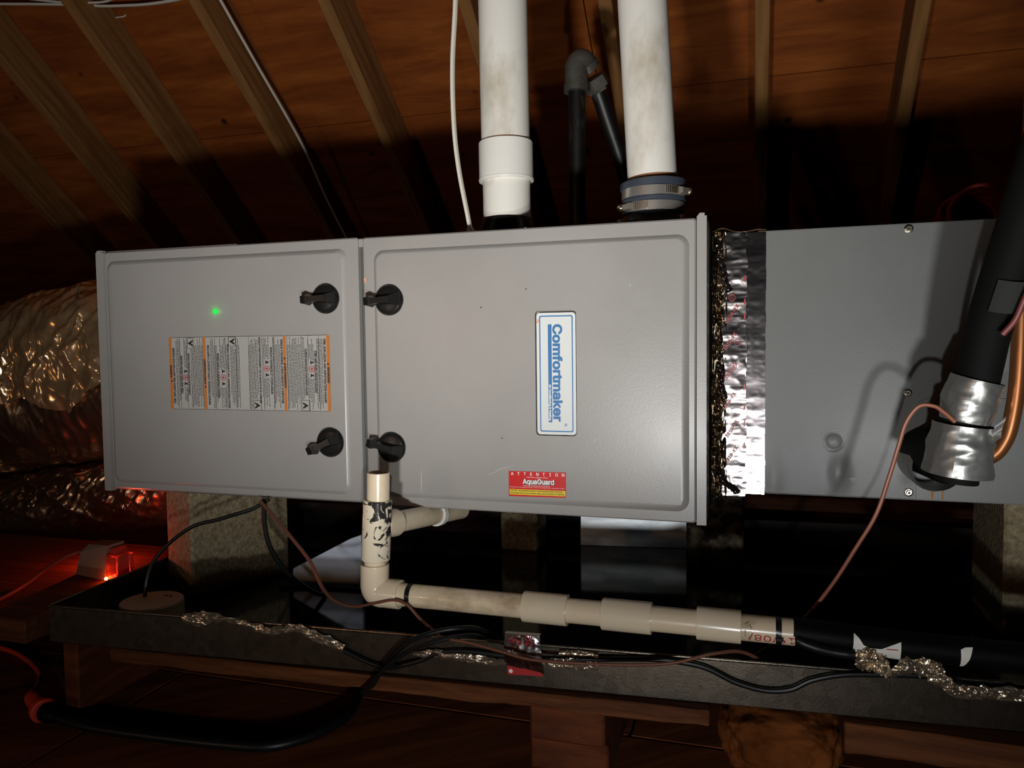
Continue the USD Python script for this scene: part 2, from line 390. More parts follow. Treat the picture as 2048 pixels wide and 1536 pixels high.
def sheet(fn, nu, nv, thick=0.0012):
    """A sheet with thickness from fn(u, v) -> points, u and v from 0 to 1."""
    u, v = np.meshgrid(np.linspace(0, 1, nu), np.linspace(0, 1, nv), indexing="ij")
    P = fn(u, v)
    du, dv = np.gradient(P, axis=0), np.gradient(P, axis=1)
    N = np.cross(du, dv); N /= np.maximum(np.linalg.norm(N, axis=-1, keepdims=True), 1e-12)
    A, B = P.reshape(-1, 3), (P - N * thick).reshape(-1, 3)
    idx = np.arange(nu * nv).reshape(nu, nv)
    q = np.stack([idx[:-1, :-1], idx[1:, :-1], idx[1:, 1:], idx[:-1, 1:]], -1).reshape(-1, 4)
    n = nu * nv
    fs = [q[:, [0, 1, 2]], q[:, [0, 2, 3]], n + q[:, [0, 2, 1]], n + q[:, [0, 3, 2]]]
    rim = np.r_[idx[:, 0], idx[-1, 1:], idx[-2::-1, -1], idx[0, -2:0:-1]]
    a, b = rim, np.roll(rim, -1)
    fs += [np.c_[a, n + a, n + b], np.c_[a, n + b, b]]
    return trimesh.Trimesh(np.vstack([A, B]), np.vstack(fs), process=False)


def crumple(P, amp, f, seed=0):
    """Ridged creases: distance to folded noise zero lines, three sizes."""
    q = np.asarray(P) * f
    r = np.zeros(q.shape[:-1])
    for o in range(3):
        r += 0.55 ** o * np.abs(meshkit.noise(q * 1.9 ** o + 13.7 * o, seed + 7 * o) - 0.5) * 2
    return (0.75 - r) * amp

# ================================================================ the attic shell
TS = math.tan(SL)
RX = np.array([1.0, 0, 0]); RD = np.array([0, math.cos(SL), -math.sin(SL)]); RN = np.array([0, -math.sin(SL), -math.cos(SL)])  # along eaves, down the roof, into the attic
Z_SHEATH, RAFTER_DEEP = 2.13, 0.14


def roof_pt(x, s, d):
    """x along the eaves, s metres down the roof from y = 0, d metres below the sheathing."""
    return np.array([x, 0, Z_SHEATH]) + RD * s + RN * d


def roof_box(x0, x1, s0, s1, d0, d1, b=0.002):
    m = bx(x0, x1, s0, s1, d0, d1, b)
    v = np.asarray(m.vertices)
    m = trimesh.Trimesh(np.array([roof_pt(*p) for p in v]), m.faces, process=False)
    m.fix_normals()
    return m


FLOOR = -0.32
ceiling = thing("ceiling", "plywood roof sheathing sloping down behind the rafters", "ceiling", (0.3, 0.5, 1.7), kind="structure")
rows = [(-1.6, -0.384), (-0.380, 0.836), (0.840, 1.716), (1.720, 2.94), (2.944, 3.15)]
for i, (s0, s1) in enumerate(rows):
    for x0 in np.arange(-4.2 - (i % 2) * 1.22, 4.0, 2.44):
        part(ceiling, "plywood_panel", roof_box(x0 + 0.0015, x0 + 2.4385, s0, s1, -0.012, -0.0005, 0.001), "plywood_pale" if (i, x0 > 0.9) in ((2, True), (1, True)) else "plywood")
RAFTERS = [-2.53, -2.11, -1.69, -1.28, -0.869, -0.437, -0.030, 0.382, 0.767, 1.170, 1.552, 1.96, 2.37]
RLAB = {-1.69: "rough roof rafter at the far upper left corner", -1.28: "roof rafter first from the left edge, above the foil duct", -0.869: "knotty roof rafter that the two white cables pass through",
        -0.437: "roof rafter with a thin white cable running down its right side", -0.030: "roof rafter between the cable rafter and the white hanging cord", 0.382: "roof rafter just left of the left white vent pipe",
        0.767: "roof rafter between the two white vent pipes, above the black iron pipe", 1.170: "roof rafter right of the right white vent pipe, bright edged", 1.552: "dim roof rafter at the upper right above the coil cabinet"}
for x in RAFTERS:
    if x not in RLAB:
        continue
    L = roof_box(x - 0.019, x + 0.019, -1.2, 3.05, 0.0, RAFTER_DEEP, 0.003)
    solo("rafter", L, "rafter_wood", RLAB[x], "rafter", smooth=20, group="roof rafters")
# attic deck and the eaves end where roof and floor meet
floor = thing("floor", "dark plywood attic floor around the drain pan", "floor", (0.5, 0.5, FLOOR), kind="structure")
for i, y0 in enumerate(np.arange(-2.46, 3.0, 0.61)):
    for x0 in np.arange(-3.9 - (i % 2) * 0.8, 4.0, 2.44):
        if y0 + 0.61 < 3.2:
            part(floor, "floor_board", bx(x0 + 0.002, x0 + 2.438, y0 + 0.002, y0 + 0.608, FLOOR - 0.018, FLOOR, 0.002), "floor_wood")

# ================================================================ furnace lying on its side
furnace = thing("furnace", "grey horizontal gas furnace with two latched doors on masonry blocks", "furnace", (0.545, 0.355, 0.0))
FL, FH, FD = 1.0905, 0.445, 0.71
casing = merge([bx(0.002, 1.089, 0.012, FD, 0.0, 0.0025, .0008), bx(0.002, 1.089, 0.012, FD, FH - 0.006, FH - 0.0035, .0008), bx(0.002, 0.006, 0.012, FD, 0.0, FH - 0.004, .0008), bx(1.085, 1.089, 0.012, FD, 0.0, FH - 0.004, .0008), bx(0.002, 1.089, FD - 0.004, FD, 0.0, FH - 0.004, .0008), bx(0.536, 0.546, 0.012, FD - 0.01, 0.002, FH - 0.006, .0008)])
part(furnace, "casing", casing, "casing_dark")
part(furnace, "front_rail", bx(0.017, 0.30, 0.004, 0.012, 0.434, 0.4425, .001), "enamel_grey")
part(furnace, "front_rail", bx(0.536, 0.552, 0.003, 0.012, 0.425, 0.4385, .001), "enamel_grey")


def post(x0, x1, z0, z1):
    o = [(x0, z0), (x1, z0), (x1, z1 - 0.004), (x1 - 0.003, z1 - 0.004), (x1 - 0.003, z1), (x0 + 0.004, z1), (x0, z1 - 0.005)]
    m = prism(o, -0.004, 0.008)
    return merge([m, bx(x0 + 0.0005 if x0 < 0.5 else x1 - 0.0035, x0 + 0.0035 if x0 < 0.5 else x1 - 0.0005, 0.007, 0.06, z0, z1 - 0.005, .0006)])


part(furnace, "corner_post", post(-0.0010, 0.0148, -0.0005, 0.4435), "enamel_grey")
part(furnace, "corner_post", post(1.0768, 1.0905, -0.0010, 0.4455), "enamel_grey")


def door_mesh(x0, x1, z0, z1, e0, e1, f0, f1, r, recess=None):
    slab = hull([(x, y, z) for (ins, y) in ((0.0, 0.012), (0.0, 0.0022), (0.0022, 0.0)) for x, z in rrect(x0 + ins, x1 - ins, z0 + ins, z1 - ins, 0.004, 4)])
    boss = hull([(x, y, z) for (ins, y) in ((0.0, 0.001), (0.0012, -0.0012), (0.0055, -0.0048), (0.0085, -0.0060)) for x, z in rrect(e0 + ins, e1 - ins, f0 + ins, f1 - ins, r - ins * 0.6, 9)])
    m = man(slab) + man(boss)
    if recess:
        a, b, c, d = recess
        m = m - man(prism(rrect(a, b, c, d, 0.006), -0.02, 0.0040))
    return m


d1 = part(furnace, "door", door_mesh(0.0158, 0.5362, 0.0040, 0.4405, 0.0205, 0.5165, 0.0150, 0.4240, 0.017), "enamel_grey", smooth=25)
d2 = part(furnace, "door", door_mesh(0.5452, 1.0755, 0.0005, 0.4395, 0.5650, 1.0665, 0.0160, 0.4180, 0.018, (0.8378, 0.9016, 0.1238, 0.3132)), "enamel_grey", smooth=25)
YF = -0.0060  # face of the raised door fields


def latch(cx, cz, ang):
    cap = lathe((cx, YF, cz), (cx, YF - 0.02, cz), [(0.0, 1e-5), (0.0, 0.0248), (0.003, 0.0248), (0.0068, 0.0222), (0.0085, 0.017), (0.0088, 1e-5)], 48)
    ca, sa = math.cos(ang), math.sin(ang)

    def q(u, w, h):
        return (cx + u * ca - w * sa, YF - h, cz + u * sa + w * ca)
    tip = hull([q(u, w * 1.25, h) for u, w, h in ((-0.034, -0.0055, 0.012), (-0.034, 0.0055, 0.012), (-0.0345, -0.0045, 0.024), (-0.0345, 0.0045, 0.024), (-0.026, -0.0078, 0.010), (-0.026, 0.0078, 0.010), (-0.026, -0.0058, 0.026), (-0.026, 0.0058, 0.026), (-0.020, -0.0045, 0.009), (-0.020, 0.0045, 0.009), (-0.020, -0.0035, 0.0245), (-0.020, 0.0035, 0.0245))])
    bar = hull([q(u, w * 1.3, h) for u, w, h in ((-0.022, -0.0045, 0.006), (-0.022, 0.0045, 0.006), (-0.022, -0.003, 0.0245), (-0.022, 0.003, 0.0245), (0.008, -0.0062, 0.006), (0.008, 0.0062, 0.006), (0.009, -0.0042, 0.020), (0.009, 0.0042, 0.020))])
    heel = hull([q(u, w * 1.3, h) for u, w, h in ((0.004, -0.006, 0.006), (0.004, 0.006, 0.006), (0.007, -0.0045, 0.0195), (0.007, 0.0045, 0.0195), (0.0225, -0.009, 0.005), (0.0225, 0.009, 0.005), (0.021, -0.007, 0.0095), (0.021, 0.007, 0.0095))])
    return cap, [tip, bar, heel]


for d, cx, cz, a in ((d1, 0.4795, 0.3420, 3), (d1, 0.4815, 0.1035, 24), (d2, 0.5950, 0.3365, 4), (d2, 0.5940, 0.0985, -16)):
    cap, grip = latch(cx, cz, math.radians(a))
    k = part(d, "latch_knob", [cap] + grip, "black_plastic", smooth=28)
part(d1, "status_lens", lathe((0.2600, YF, 0.3265), (0.2600, YF - 0.01, 0.3265), [(0, 0.0052), (0.001, 0.0050), (0.0028, 0.0036), (0.0034, 1e-5)], 24), "led_green", label="lit green status light")
gl = UsdLux.SphereLight.Define(stage, furnace + "/status_glow"); gl.CreateRadiusAttr(0.003); gl.CreateNormalizeAttr(True); gl.CreateColorAttr(Gf.Vec3f(0.05, 1, 0.1)); gl.CreateIntensityAttr(0.0008)
gl.AddTranslateOp().Set(Gf.Vec3d(*(np.array([0.2600, YF - 0.008, 0.3265]) - AT[furnace]).tolist()))
part(d2, "paint_chip", [prism([(0.5475, 0.3665), (0.5500, 0.3650), (0.5505, 0.3740), (0.5490, 0.3760), (0.5470, 0.3725)], -0.0006, 0.001)], "bare_copper_chip", smooth=False, label="small bare orange chip in the paint")

# --- brand plate, sunk into the right door
plate = part(furnace, "brand_plate", prism(rrect(0.8396, 0.9002, 0.1252, 0.3100, 0.005), -0.0042, 0.0042), "plate_white", label="white plate with blue lettering")
ring = Polygon(rrect(0.8440, 0.8960, 0.1295, 0.3057, 0.003)).difference(Polygon(rrect(0.8457, 0.8943, 0.1312, 0.3040, 0.002)))
part(plate, "border", prism(ring, -0.0046, -0.0040), "print_blue", smooth=False)
DN, RT_ = (0, 0, -1.0), (1.0, 0, 0)   # reading downwards, letter tops towards +x
part(plate, "lettering", [words("Comfortmaker", 0.1475, (0.8655, -0.0042, 0.2925), DN, RT_, 0.0004, True, height=0.0132, fat=0.035), words("\u00ae", 0.0042, (0.8810, -0.0042, 0.1425), DN, RT_, 0.0004)], "print_blue", smooth=False)
part(plate, "underline", prism([(0.8575, 0.1440), (0.8632, 0.1440), (0.8632, 0.2925), (0.8575, 0.2925)], -0.0046, -0.0040), "print_blue", smooth=False)
part(plate, "tag_line", words("Air Conditioning & Heating", 0.055, (0.8588, -0.0045, 0.2020), DN, RT_, 0.0004, True, height=0.0030, fat=0.03), "print_white", smooth=False)
part(plate, "plate_nick", prism([(0.8392, 0.2915), (0.8425, 0.2955), (0.8440, 0.2975), (0.8432, 0.3005), (0.8410, 0.3000), (0.8415, 0.2975), (0.8395, 0.2960)], -0.0050, -0.0040), "bare_copper_chip", smooth=False)

# --- red and yellow attention sticker
stk = part(furnace, "attention_sticker", prism([(0.7930, 0.0280), (0.8840, 0.0296), (0.8842, 0.0682), (0.7932, 0.0672)], YF - 0.0006, YF + 0.0006), "sticker_red", smooth=False, label="red sticker with a yellow notice band")
EX, EZ = (1.0, 0, 0.009), (-0.009, 0, 1.0)
YS = YF - 0.0006
part(stk, "heading", [words(c, None, (0.7990 + i * 0.01010, YS, 0.0612 + i * 0.0001), EX, EZ, 0.0003, True, height=0.0046, center=True) for i, c in enumerate("ATTENTION")], "print_white", smooth=False)
part(stk, "logo_shadow", words("AquaGuard", 0.0505, (0.8163, YS, 0.0478), EX, EZ, 0.0002, True, height=0.0078, fat=0.09), "print_black", smooth=False)
part(stk, "logo", words("AquaGuard", 0.0500, (0.8158, YS - 0.0001, 0.0484), EX, EZ, 0.0004, True, height=0.0074, fat=0.03), "print_white", smooth=False)
part(stk, "small_print", [words("This unit is equipped with an", 0.034, (0.8220, YS, 0.0578), EX, EZ, 0.0003), words("electronic condensate shut-off sensor.", 0.043, (0.8165, YS, 0.0448), EX, EZ, 0.0003),
                         words("If unit is not operating properly, check for condensate in drain pan or line.", 0.087, (0.7950, YS, 0.0422), EX, EZ, 0.0003, height=0.0013)], "print_white", smooth=False)
part(stk, "notice_band", prism([(0.7945, 0.0308), (0.8832, 0.0318), (0.8832, 0.0402), (0.7945, 0.0396)], YS - 0.0003, YS + 0.0002), "sticker_yellow", smooth=False)
part(stk, "notice_text", [words("NOTICE:  If AquaGuard sensor is still activated after removing", 0.082, (0.7962, YS - 0.0003, 0.0366), EX, EZ, 0.0003, True, height=0.0019), words("condensate shop vacuum sensor, clean, and dry before re-installing.", 0.086, (0.7955, YS - 0.0003, 0.0328), EX, EZ, 0.0003, True, height=0.0019)], "print_black", smooth=False)

# --- long warning label on the left door: the right half reads downwards, the left half upwards
X0, X1, Z0, Z1 = 0.1592, 0.4836, 0.1545, 0.2825
wl = part(furnace, "warning_label", prism(rrect(X0, X1, Z0, Z1, 0.004), YF - 0.0005, YF + 0.0005), "label_paper", smooth=False, label="long white warning label with orange bands")
YW = YF - 0.0005
KX, KZ = (X1 - X0) / 1730.0, (Z1 - Z0) / 790.0   # finer units for laying out the print
lx = lambda u: X0 + (u - 120) * KX
lz = lambda w: Z1 - (w - 125) * KZ
bands = [(122, 150), (508, 536), (1378, 1404), (1818, 1850)]
part(wl, "orange_band", prism(Polygon(rrect(X0, X1, Z0, Z1, 0.004)).intersection(sbox(X0, Z0, lx(150), Z1)), YW - 0.0003, YW + 0.0002), "print_orange", smooth=False)
for a, b in bands[1:3]:
    part(wl, "orange_band", prism([(lx(a), Z0), (lx(b), Z0), (lx(b), Z1), (lx(a), Z1)], YW - 0.0003, YW + 0.0002), "print_orange", smooth=False)
part(wl, "orange_band", prism(Polygon(rrect(X0, X1, Z0, Z1, 0.004)).intersection(sbox(lx(1820), Z0, X1, Z1)), YW - 0.0003, YW + 0.0002), "print_orange", smooth=False)
UP, LF = (0, 0, 1.0), (-1.0, 0, 0)
heads = []


def down(t, u, a, b, h, y=YW):
    heads.append(words(t, (b - a) * KZ, (lx(u), y, lz(a)), DN, RT_, 0.0003, True, height=h, fat=0.03))


def upw(t, u, a, b, h, y=YW):
    heads.append(words(t, (b - a) * KZ, (lx(u), y, lz(b)), UP, LF, 0.0003, True, height=h, fat=0.03))


down("FIRE, EXPLOSION AND ASPHYXIATION HAZARD", 1790, 165, 825, 0.0040)
down("FIRE AND EXPLOSION HAZARD", 1696, 290, 725, 0.0040)
down("CARBON MONOXIDE POISONING HAZARD", 1600, 265, 750, 0.0038)
down("RISQUE D'INCENDIE, D'EXPLOSION ET D'ASPHYXIE", 1350, 165, 835, 0.0038)
down("RISQUE D'INCENDIE ET D'EXPLOSION", 1238, 245, 740, 0.0038)
down("RISQUE D'EMPOISONNEMENT PAR LE MONOXYDE DE CARBONE", 1118, 140, 835, 0.0034)
upw("FIRE, EXPLOSION AND ASPHYXIATION HAZARD", 180, 240, 850, 0.0040)
upw("FIRE AND EXPLOSION HAZARD", 268, 325, 740, 0.0040)
upw("CARBON MONOXIDE POISONING HAZARD", 350, 300, 760, 0.0038)
upw("RISQUE D'INCENDIE, D'EXPLOSION ET D'ASPHYXIE", 575, 215, 860, 0.0038)
upw("RISQUE D'INCENDIE ET D'EXPLOSION", 682, 305, 785, 0.0038)
upw("RISQUE D'EMPOISONNEMENT PAR LE MONOXYDE DE CARBONE", 792, 205, 895, 0.0034)
down("WARNING", 1826, 455, 620, 0.0037, YW - 0.0003); down("AVERTISSEMENT", 1384, 410, 680, 0.0034, YW - 0.0003)
upw("WARNING", 146, 430, 570, 0.0037, YW - 0.0003); upw("AVERTISSEMENT", 532, 360, 640, 0.0034, YW - 0.0003)
for u, w, s in ((1836, 425, 1), (1392, 365, 1), (140, 605, -1), (522, 665, -1)):
    part(wl, "warning_triangle", prism([(lx(u - 9), lz(w - 14)), (lx(u - 9), lz(w + 14)), (lx(u + 10), lz(w))][::1] if s > 0 else [(lx(u + 9), lz(w - 14)), (lx(u + 9), lz(w + 14)), (lx(u - 10), lz(w))], YW - 0.0006, YW), "print_black", smooth=False)
for h in heads:
    part(wl, "heading_text", h, "print_black", smooth=False)
rng = random.Random(5)
fine, rules = [], []
boxes_ = [(330, 400, 135, 250), (790, 870, 130, 230), (1048, 1132, 808, 915), (1552, 1640, 800, 912)]        # pictogram squares
icons = [(300, 565), (725, 565), (1200, 470), (1668, 475)]                                                # round signs
taken = [(170, 196), (250, 276), (330, 356), (556, 580), (664, 690), (774, 800), (1110, 1138), (1230, 1258), (1342, 1370), (1594, 1622), (1690, 1718), (1784, 1812)]
lines_u = [u for u in range(200, 500, 13)] + [u for u in range(592, 905, 13)] + [u for u in range(1010, 1345, 13)] + [u for u in range(1420, 1590, 13)] + [u for u in range(1632, 1784, 13)]
for u in lines_u:
    if any(a - 4 < u < b + 4 for a, b in taken):
        continue
    w, end = rng.choice([140, 150, 165, 220]), rng.choice([905, 900, 890, 840, 780])
    while w < end:
        l = rng.uniform(9, 34)
        c = w + l / 2
        blocked = any(a - 8 < u < b + 8 and p - 10 < c < q + 10 for a, b, p, q in boxes_) or any(abs(u - iu) < 40 and abs(c - iw) < 100 for iu, iw in icons)
        if not blocked and w + l < end:
            fine.append(sbox(lx(u - 2.6), lz(w + l), lx(u + 2.6), lz(w)))
        w += l + rng.uniform(4, 8)
part(wl, "fine_print", prism(union_all(fine), YW - 0.0002, YW + 0.0001), "print_grey", smooth=False, kind="stuff")
for u in (240, 320, 500, 640, 758, 872, 1010, 1165, 1275, 1415, 1632, 1740):
    rules.append(prism([(lx(u), lz(905)), (lx(u + 3), lz(905)), (lx(u + 3), lz(135)), (lx(u), lz(135))], YW - 0.0002, YW + 0.0001))
rules.append(prism(Polygon(rrect(X0, X1, Z0, Z1, 0.004)).difference(Polygon(rrect(X0 + .0007, X1 - .0007, Z0 + .0007, Z1 - .0007, 0.0035))), YW - 0.0002, YW + 0.0001))
part(wl, "ruled_lines", rules, "print_grey", smooth=False, kind="stuff")
for i, (a, b, p, q) in enumerate(boxes_):
    s = 1 if i < 2 else -1
    cu, cw = (a + b) / 2, (p + q) / 2
    fr = sbox(lx(a), lz(q), lx(b), lz(p)).difference(sbox(lx(a + 4), lz(q - 4), lx(b - 4), lz(p + 4)))
    body = Polygon([(lx(cu + s * t), lz(cw + v)) for t, v in ((-30, 0), (-8, -13), (26, -34), (30, -20), (12, -6), (12, 6), (30, 20), (26, 34), (-8, 13))])
    part(wl, "pictogram", prism(fr.union(body), YW - 0.0003, YW + 0.0001), "print_black", smooth=False)
for iu, iw in icons:
    c = Point(lx(iu), lz(iw))
    part(wl, "round_sign", prism(c.buffer(0.0052).difference(c.buffer(0.0042)).union(c.buffer(0.002)), YW - 0.0003, YW + 0.0001), "print_red", smooth=False)
    part(wl, "pictogram", [prism([(lx(iu - 14), lz(iw + s * 46)), (lx(iu + 2), lz(iw + s * 60)), (lx(iu + 18), lz(iw + s * 58)), (lx(iu + 18), lz(iw + s * 78)), (lx(iu + 2), lz(iw + s * 74)), (lx(iu - 14), lz(iw + s * 90))], YW - 0.0003, YW + 0.0001) for s in (-1, 1)], "print_black", smooth=False)
# --- black collars where the vents leave the furnace top
for cx, cy, r, h in ((0.7553, 0.12, 0.0465, 0.034), (1.0030, 0.10, 0.0505, 0.024)):
    c = part(furnace, "vent_collar", lathe((cx, cy, FH - 0.0035), (cx, cy, 0.6), [(0, 0.030), (0, r + 0.016), (0.006, r + 0.016), (0.009, r + 0.004), (h - 0.008, r - 0.001), (h, r - 0.006), (h, 0.030), (0, 0.030)], 40), "black_plastic")
    for a in (-40, -140):
        px, py = cx + (r + 0.0105) * math.cos(math.radians(a)), cy + (r + 0.0105) * math.sin(math.radians(a))
        part(c, "screw", lathe((px, py, FH + 0.002), (px, py, FH + 0.02), [(0, 0.004), (0.005, 0.004), (0.006, 0.0026), (0.006, 1e-5)], 6), "zinc_screw", smooth=False)
part(furnace, "cable_bushing", lathe((0.7145, 0.05, FH - 0.0035), (0.7145, 0.05, 0.5), [(0, 0.006), (0.008, 0.006), (0.011, 0.005), (0.011, 1e-5)], 16), "cord_white")
part(furnace, "casing_screw", [lathe((0.032 + dx, 0.05, 0.4415), (0.032 + dx, 0.05, 0.46), [(0, 0.0055), (0.003, 0.0055), (0.005, 0.003), (0.005, 1e-5)], 12) for dx in (0.0,)], "zinc_screw")

# ================================================================ vent pipes
def lean(p0, p1, z):
    p0, p1 = np.array(p0), np.array(p1)
    return p0 + (p1 - p0) * (z - p0[2]) / (p1[2] - p0[2])


A0, A1 = (0.7553, 0.12, 0.473), (0.7518, 0.12, 0.837)
v1 = thing("vent_pipe", "white plastic vent pipe with a stepped coupling, left of the two", "pipe", (0.7553, 0.12, FH))
part(v1, "lower_pipe", pipe(lean(A0, A1, 0.4705), lean(A0, A1, 0.56), 0.0402, 0.005), "pvc_white")
cpl = part(v1, "coupling", lathe(lean(A0, A1, 0.5370), lean(A0, A1, 0.60), [(0, 0.0402), (0, 0.0462), (0.003, 0.0468), (0.0055, 0.0458), (0.063, 0.0458), (0.065, 0.0448), (0.065, 0.0412), (0, 0.0402)], 48), "pvc_coupling")
part(v1, "upper_pipe", pipe(lean(A0, A1, 0.58), lean(A0, A1, 1.60), 0.0410, 0.005), "pvc_white")
part(cpl, "joint_ring", lathe(lean(A0, A1, 0.6015), lean(A0, A1, 0.65), [(0, 0.0410), (0, 0.0424), (0.003, 0.0416), (0.003, 0.0410)], 48), "stain_brown", label="brown primer ring at the joint")
B0, B1 = (1.0013, 0.10, 0.523), (0.9867, 0.10, 0.795)
v2 = thing("vent_pipe", "white plastic vent pipe clamped in a black rubber coupling, right of the two", "pipe", (1.003, 0.10, FH))
part(v2, "pipe", pipe(lean(B0, B1, 0.475), lean(B0, B1, 1.60), 0.0383, 0.005), "pvc_white")
part(v2, "primer_ring", lathe(lean(B0, B1, 0.508), lean(B0, B1, 0.60), [(0, 0.0384), (0, 0.0389), (0.010, 0.0389), (0.013, 0.0384)], 48), "stain_brown", label="brown primer band above the coupling")
CX, CYV, CZ0 = 1.0030, 0.10, 0.4640
rub = part(v2, "rubber_coupling", lathe((CX + 0.0006, CYV, CZ0), (CX - 0.0010, CYV, 0.514), [(0, 0.040), (0, 0.0475), (0.0150, 0.0475), (0.0165, 0.0505), (0.0210, 0.0505), (0.0225, 0.0480), (0.0375, 0.0480), (0.0390, 0.0508), (0.0480, 0.0508), (0.0495, 0.049), (0.0495, 0.0385), (0, 0.040)], 56), "blue_rubber")


def hose_clamp(z0, z1, r, ang, d):
    band = lathe((CX, CYV, z0), (CX, CYV, z1), [(0, r - 0.0012), (0, r), (z1 - z0, r), (z1 - z0, r - 0.0012), (0, r - 0.0012)], 56)
    k = part(v2, "hose_clamp", band, "stainless")
    a = math.radians(ang)
    er, et = np.array([math.cos(a), math.sin(a), 0]), d * np.array([-math.sin(a), math.cos(a), 0])
    c = np.array([CX, CYV, (z0 + z1) / 2]) + er * (r + 0.003)
    teeth = []
    for i in range(9):   # slotted band end, following the curve of the sleeve
        b_ = a - d * (0.10 + i * 0.062)
        e1, e2 = np.array([math.cos(b_), math.sin(b_), 0]), np.array([-math.sin(b_), math.cos(b_), 0])
        o = np.array([CX, CYV, (z0 + z1) / 2]) + e1 * (r - 0.0002)
        teeth.append(hull([o + e2 * e + e1 * h + np.array([0, 0, zz]) for e in (-0.0007, 0.0007) for h in (0, 0.0017) for zz in (-0.0052, 0.0052)]))
    part(k, "band_teeth", teeth, "zinc_screw", smooth=False, kind="stuff")
    part(k, "screw_housing", hull([c + et * t + er * h + np.array([0, 0, zz]) for t in (-0.006, 0.010) for h, zz in ((-0.003, -0.0060), (-0.003, 0.0060), (0.0045, -0.0040), (0.0045, 0.0040))]), "stainless", smooth=20)
    part(k, "clamp_screw", lathe(c + et * 0.010 + er * 0.001, c + et * 0.03 + er * 0.001, [(0, 1e-5), (0, 0.0036), (0.0035, 0.0036), (0.0035, 0.0058), (0.0050, 0.0060), (0.0095, 0.0056), (0.0095, 0.003), (0.0085, 1e-5)], 12), "zinc_screw", smooth=20)


hose_clamp(CZ0 + 0.0230, CZ0 + 0.0372, 0.0494, -26, 1)
hose_clamp(CZ0 + 0.0005, CZ0 + 0.0145, 0.0488, -128, -1)

# ================================================================ black iron gas pipe behind the furnace
gas = thing("gas_pipe", "black iron gas pipe with a grey elbow and a hex union between the vent pipes", "pipe", (0.8035, 0.45, FH))
part(gas, "riser", lathe((0.8035, 0.45, FH - 0.0032), (0.8030, 0.45, 0.80), [(0, 1e-5), (0, 0.0175), (0.350, 0.0175), (0.350, 1e-5)], 24), "iron_black")
elbow = [lathe((0.803, 0.45, 0.780), (0.803, 0.45, 0.84), [(0, 0.017), (0, 0.0265), (0.014, 0.0265), (0.018, 0.0245), (0.040, 0.0245), (0.040, 1e-5)], 28), tube([(0.803, 0.45, 0.812), (0.8035, 0.4502, 0.832), (0.812, 0.455, 0.843), (0.822, 0.470, 0.836)], [0.0245, 0.0245, 0.0245, 0.0235], 20), lathe((0.818, 0.463, 0.838), (0.832, 0.485, 0.812), [(0, 1e-5), (0, 0.0265), (0.014, 0.0265), (0.014, 1e-5)], 24)]
part(gas, "elbow", elbow, "iron_grey")
part(gas, "hex_union", lathe((0.830, 0.480, 0.815), (0.842, 0.498, 0.788), [(0, 1e-5), (0, 0.029), (0.022, 0.031), (0.024, 0.022), (0.030, 0.022), (0.030, 1e-5)], 6), "iron_grey", smooth=False)
part(gas, "branch_pipe", tube([(0.836, 0.488, 0.802), (0.852, 0.512, 0.745), (0.880, 0.545, 0.650), (0.900, 0.570, 0.560), (0.905, 0.575, 0.4435)], 0.0165, 18), "iron_black")
solo("thermostat_cable", tube([(0.7145, 0.05, FH + 0.006), (0.7110, 0.05, 0.470), (0.6965, 0.05, 0.5467), (0.6891, 0.05, 0.6193), (0.6882, 0.05, 0.7148), (0.6951, 0.05, 0.8162), (0.697, 0.05, 0.92), (0.68, 0.08, 1.2), (0.66, 0.12, 1.60)], 0.0052, 10, sx=1.25, sy=0.7), "cord_white", "ivory cable hanging down to the furnace top beside the left vent pipe", "cable")

# --- wear on the right door: scratches and dried streaks
def scratch(pts, w):
    p = spline(pts, 6); d = np.gradient(p, axis=0); n = np.c_[-d[:, 1], d[:, 0]] / np.maximum(np.linalg.norm(d, axis=1), 1e-9)[:, None]
    ww = w * np.sin(np.linspace(0.25, math.pi - 0.25, len(p)))[:, None]
    return prism(Polygon(np.vstack([p + n * ww, (p - n * ww)[::-1]])), YF - 0.0001, YF + 0.0002)


for pts, w in (([(0.7581, 0.0595), (0.7700, 0.0640), (0.7788, 0.0697), (0.8034, 0.0761)], 0.0004), ([(0.6457, 0.0630), (0.6450, 0.0450), (0.6449, 0.0265)], 0.0007), ([(0.9127, 0.1735), (0.9130, 0.1715)], 0.0006), ([(0.9275, 0.1150), (0.9300, 0.1190), (0.9310, 0.1230)], 0.0005), ([(0.9551, 0.0720), (0.9560, 0.0705)], 0.0006)):
    part(d2, "scratch", scratch(pts, w), "scratch_pale", smooth=False)
for x, z in ((0.7513, 0.3206), (0.8243, 0.3467), (0.7830, 0.1180)):
    part(d2, "speck", prism(Point(x, z).buffer(0.0011, 3), YF - 0.0002, YF + 0.0002), "print_black", smooth=False)

# ================================================================ evaporator coil cabinet and its foil joint
coil = thing("coil_cabinet", "grey coil cabinet with hex screws right of the furnace", "cabinet", (1.56, 0.38, 0.03))
CY = 0.100
part(coil, "body", bx(1.160, 1.98, CY + 0.0015, 0.66, 0.0305, 0.4285, 0.0015), "enamel_coil")


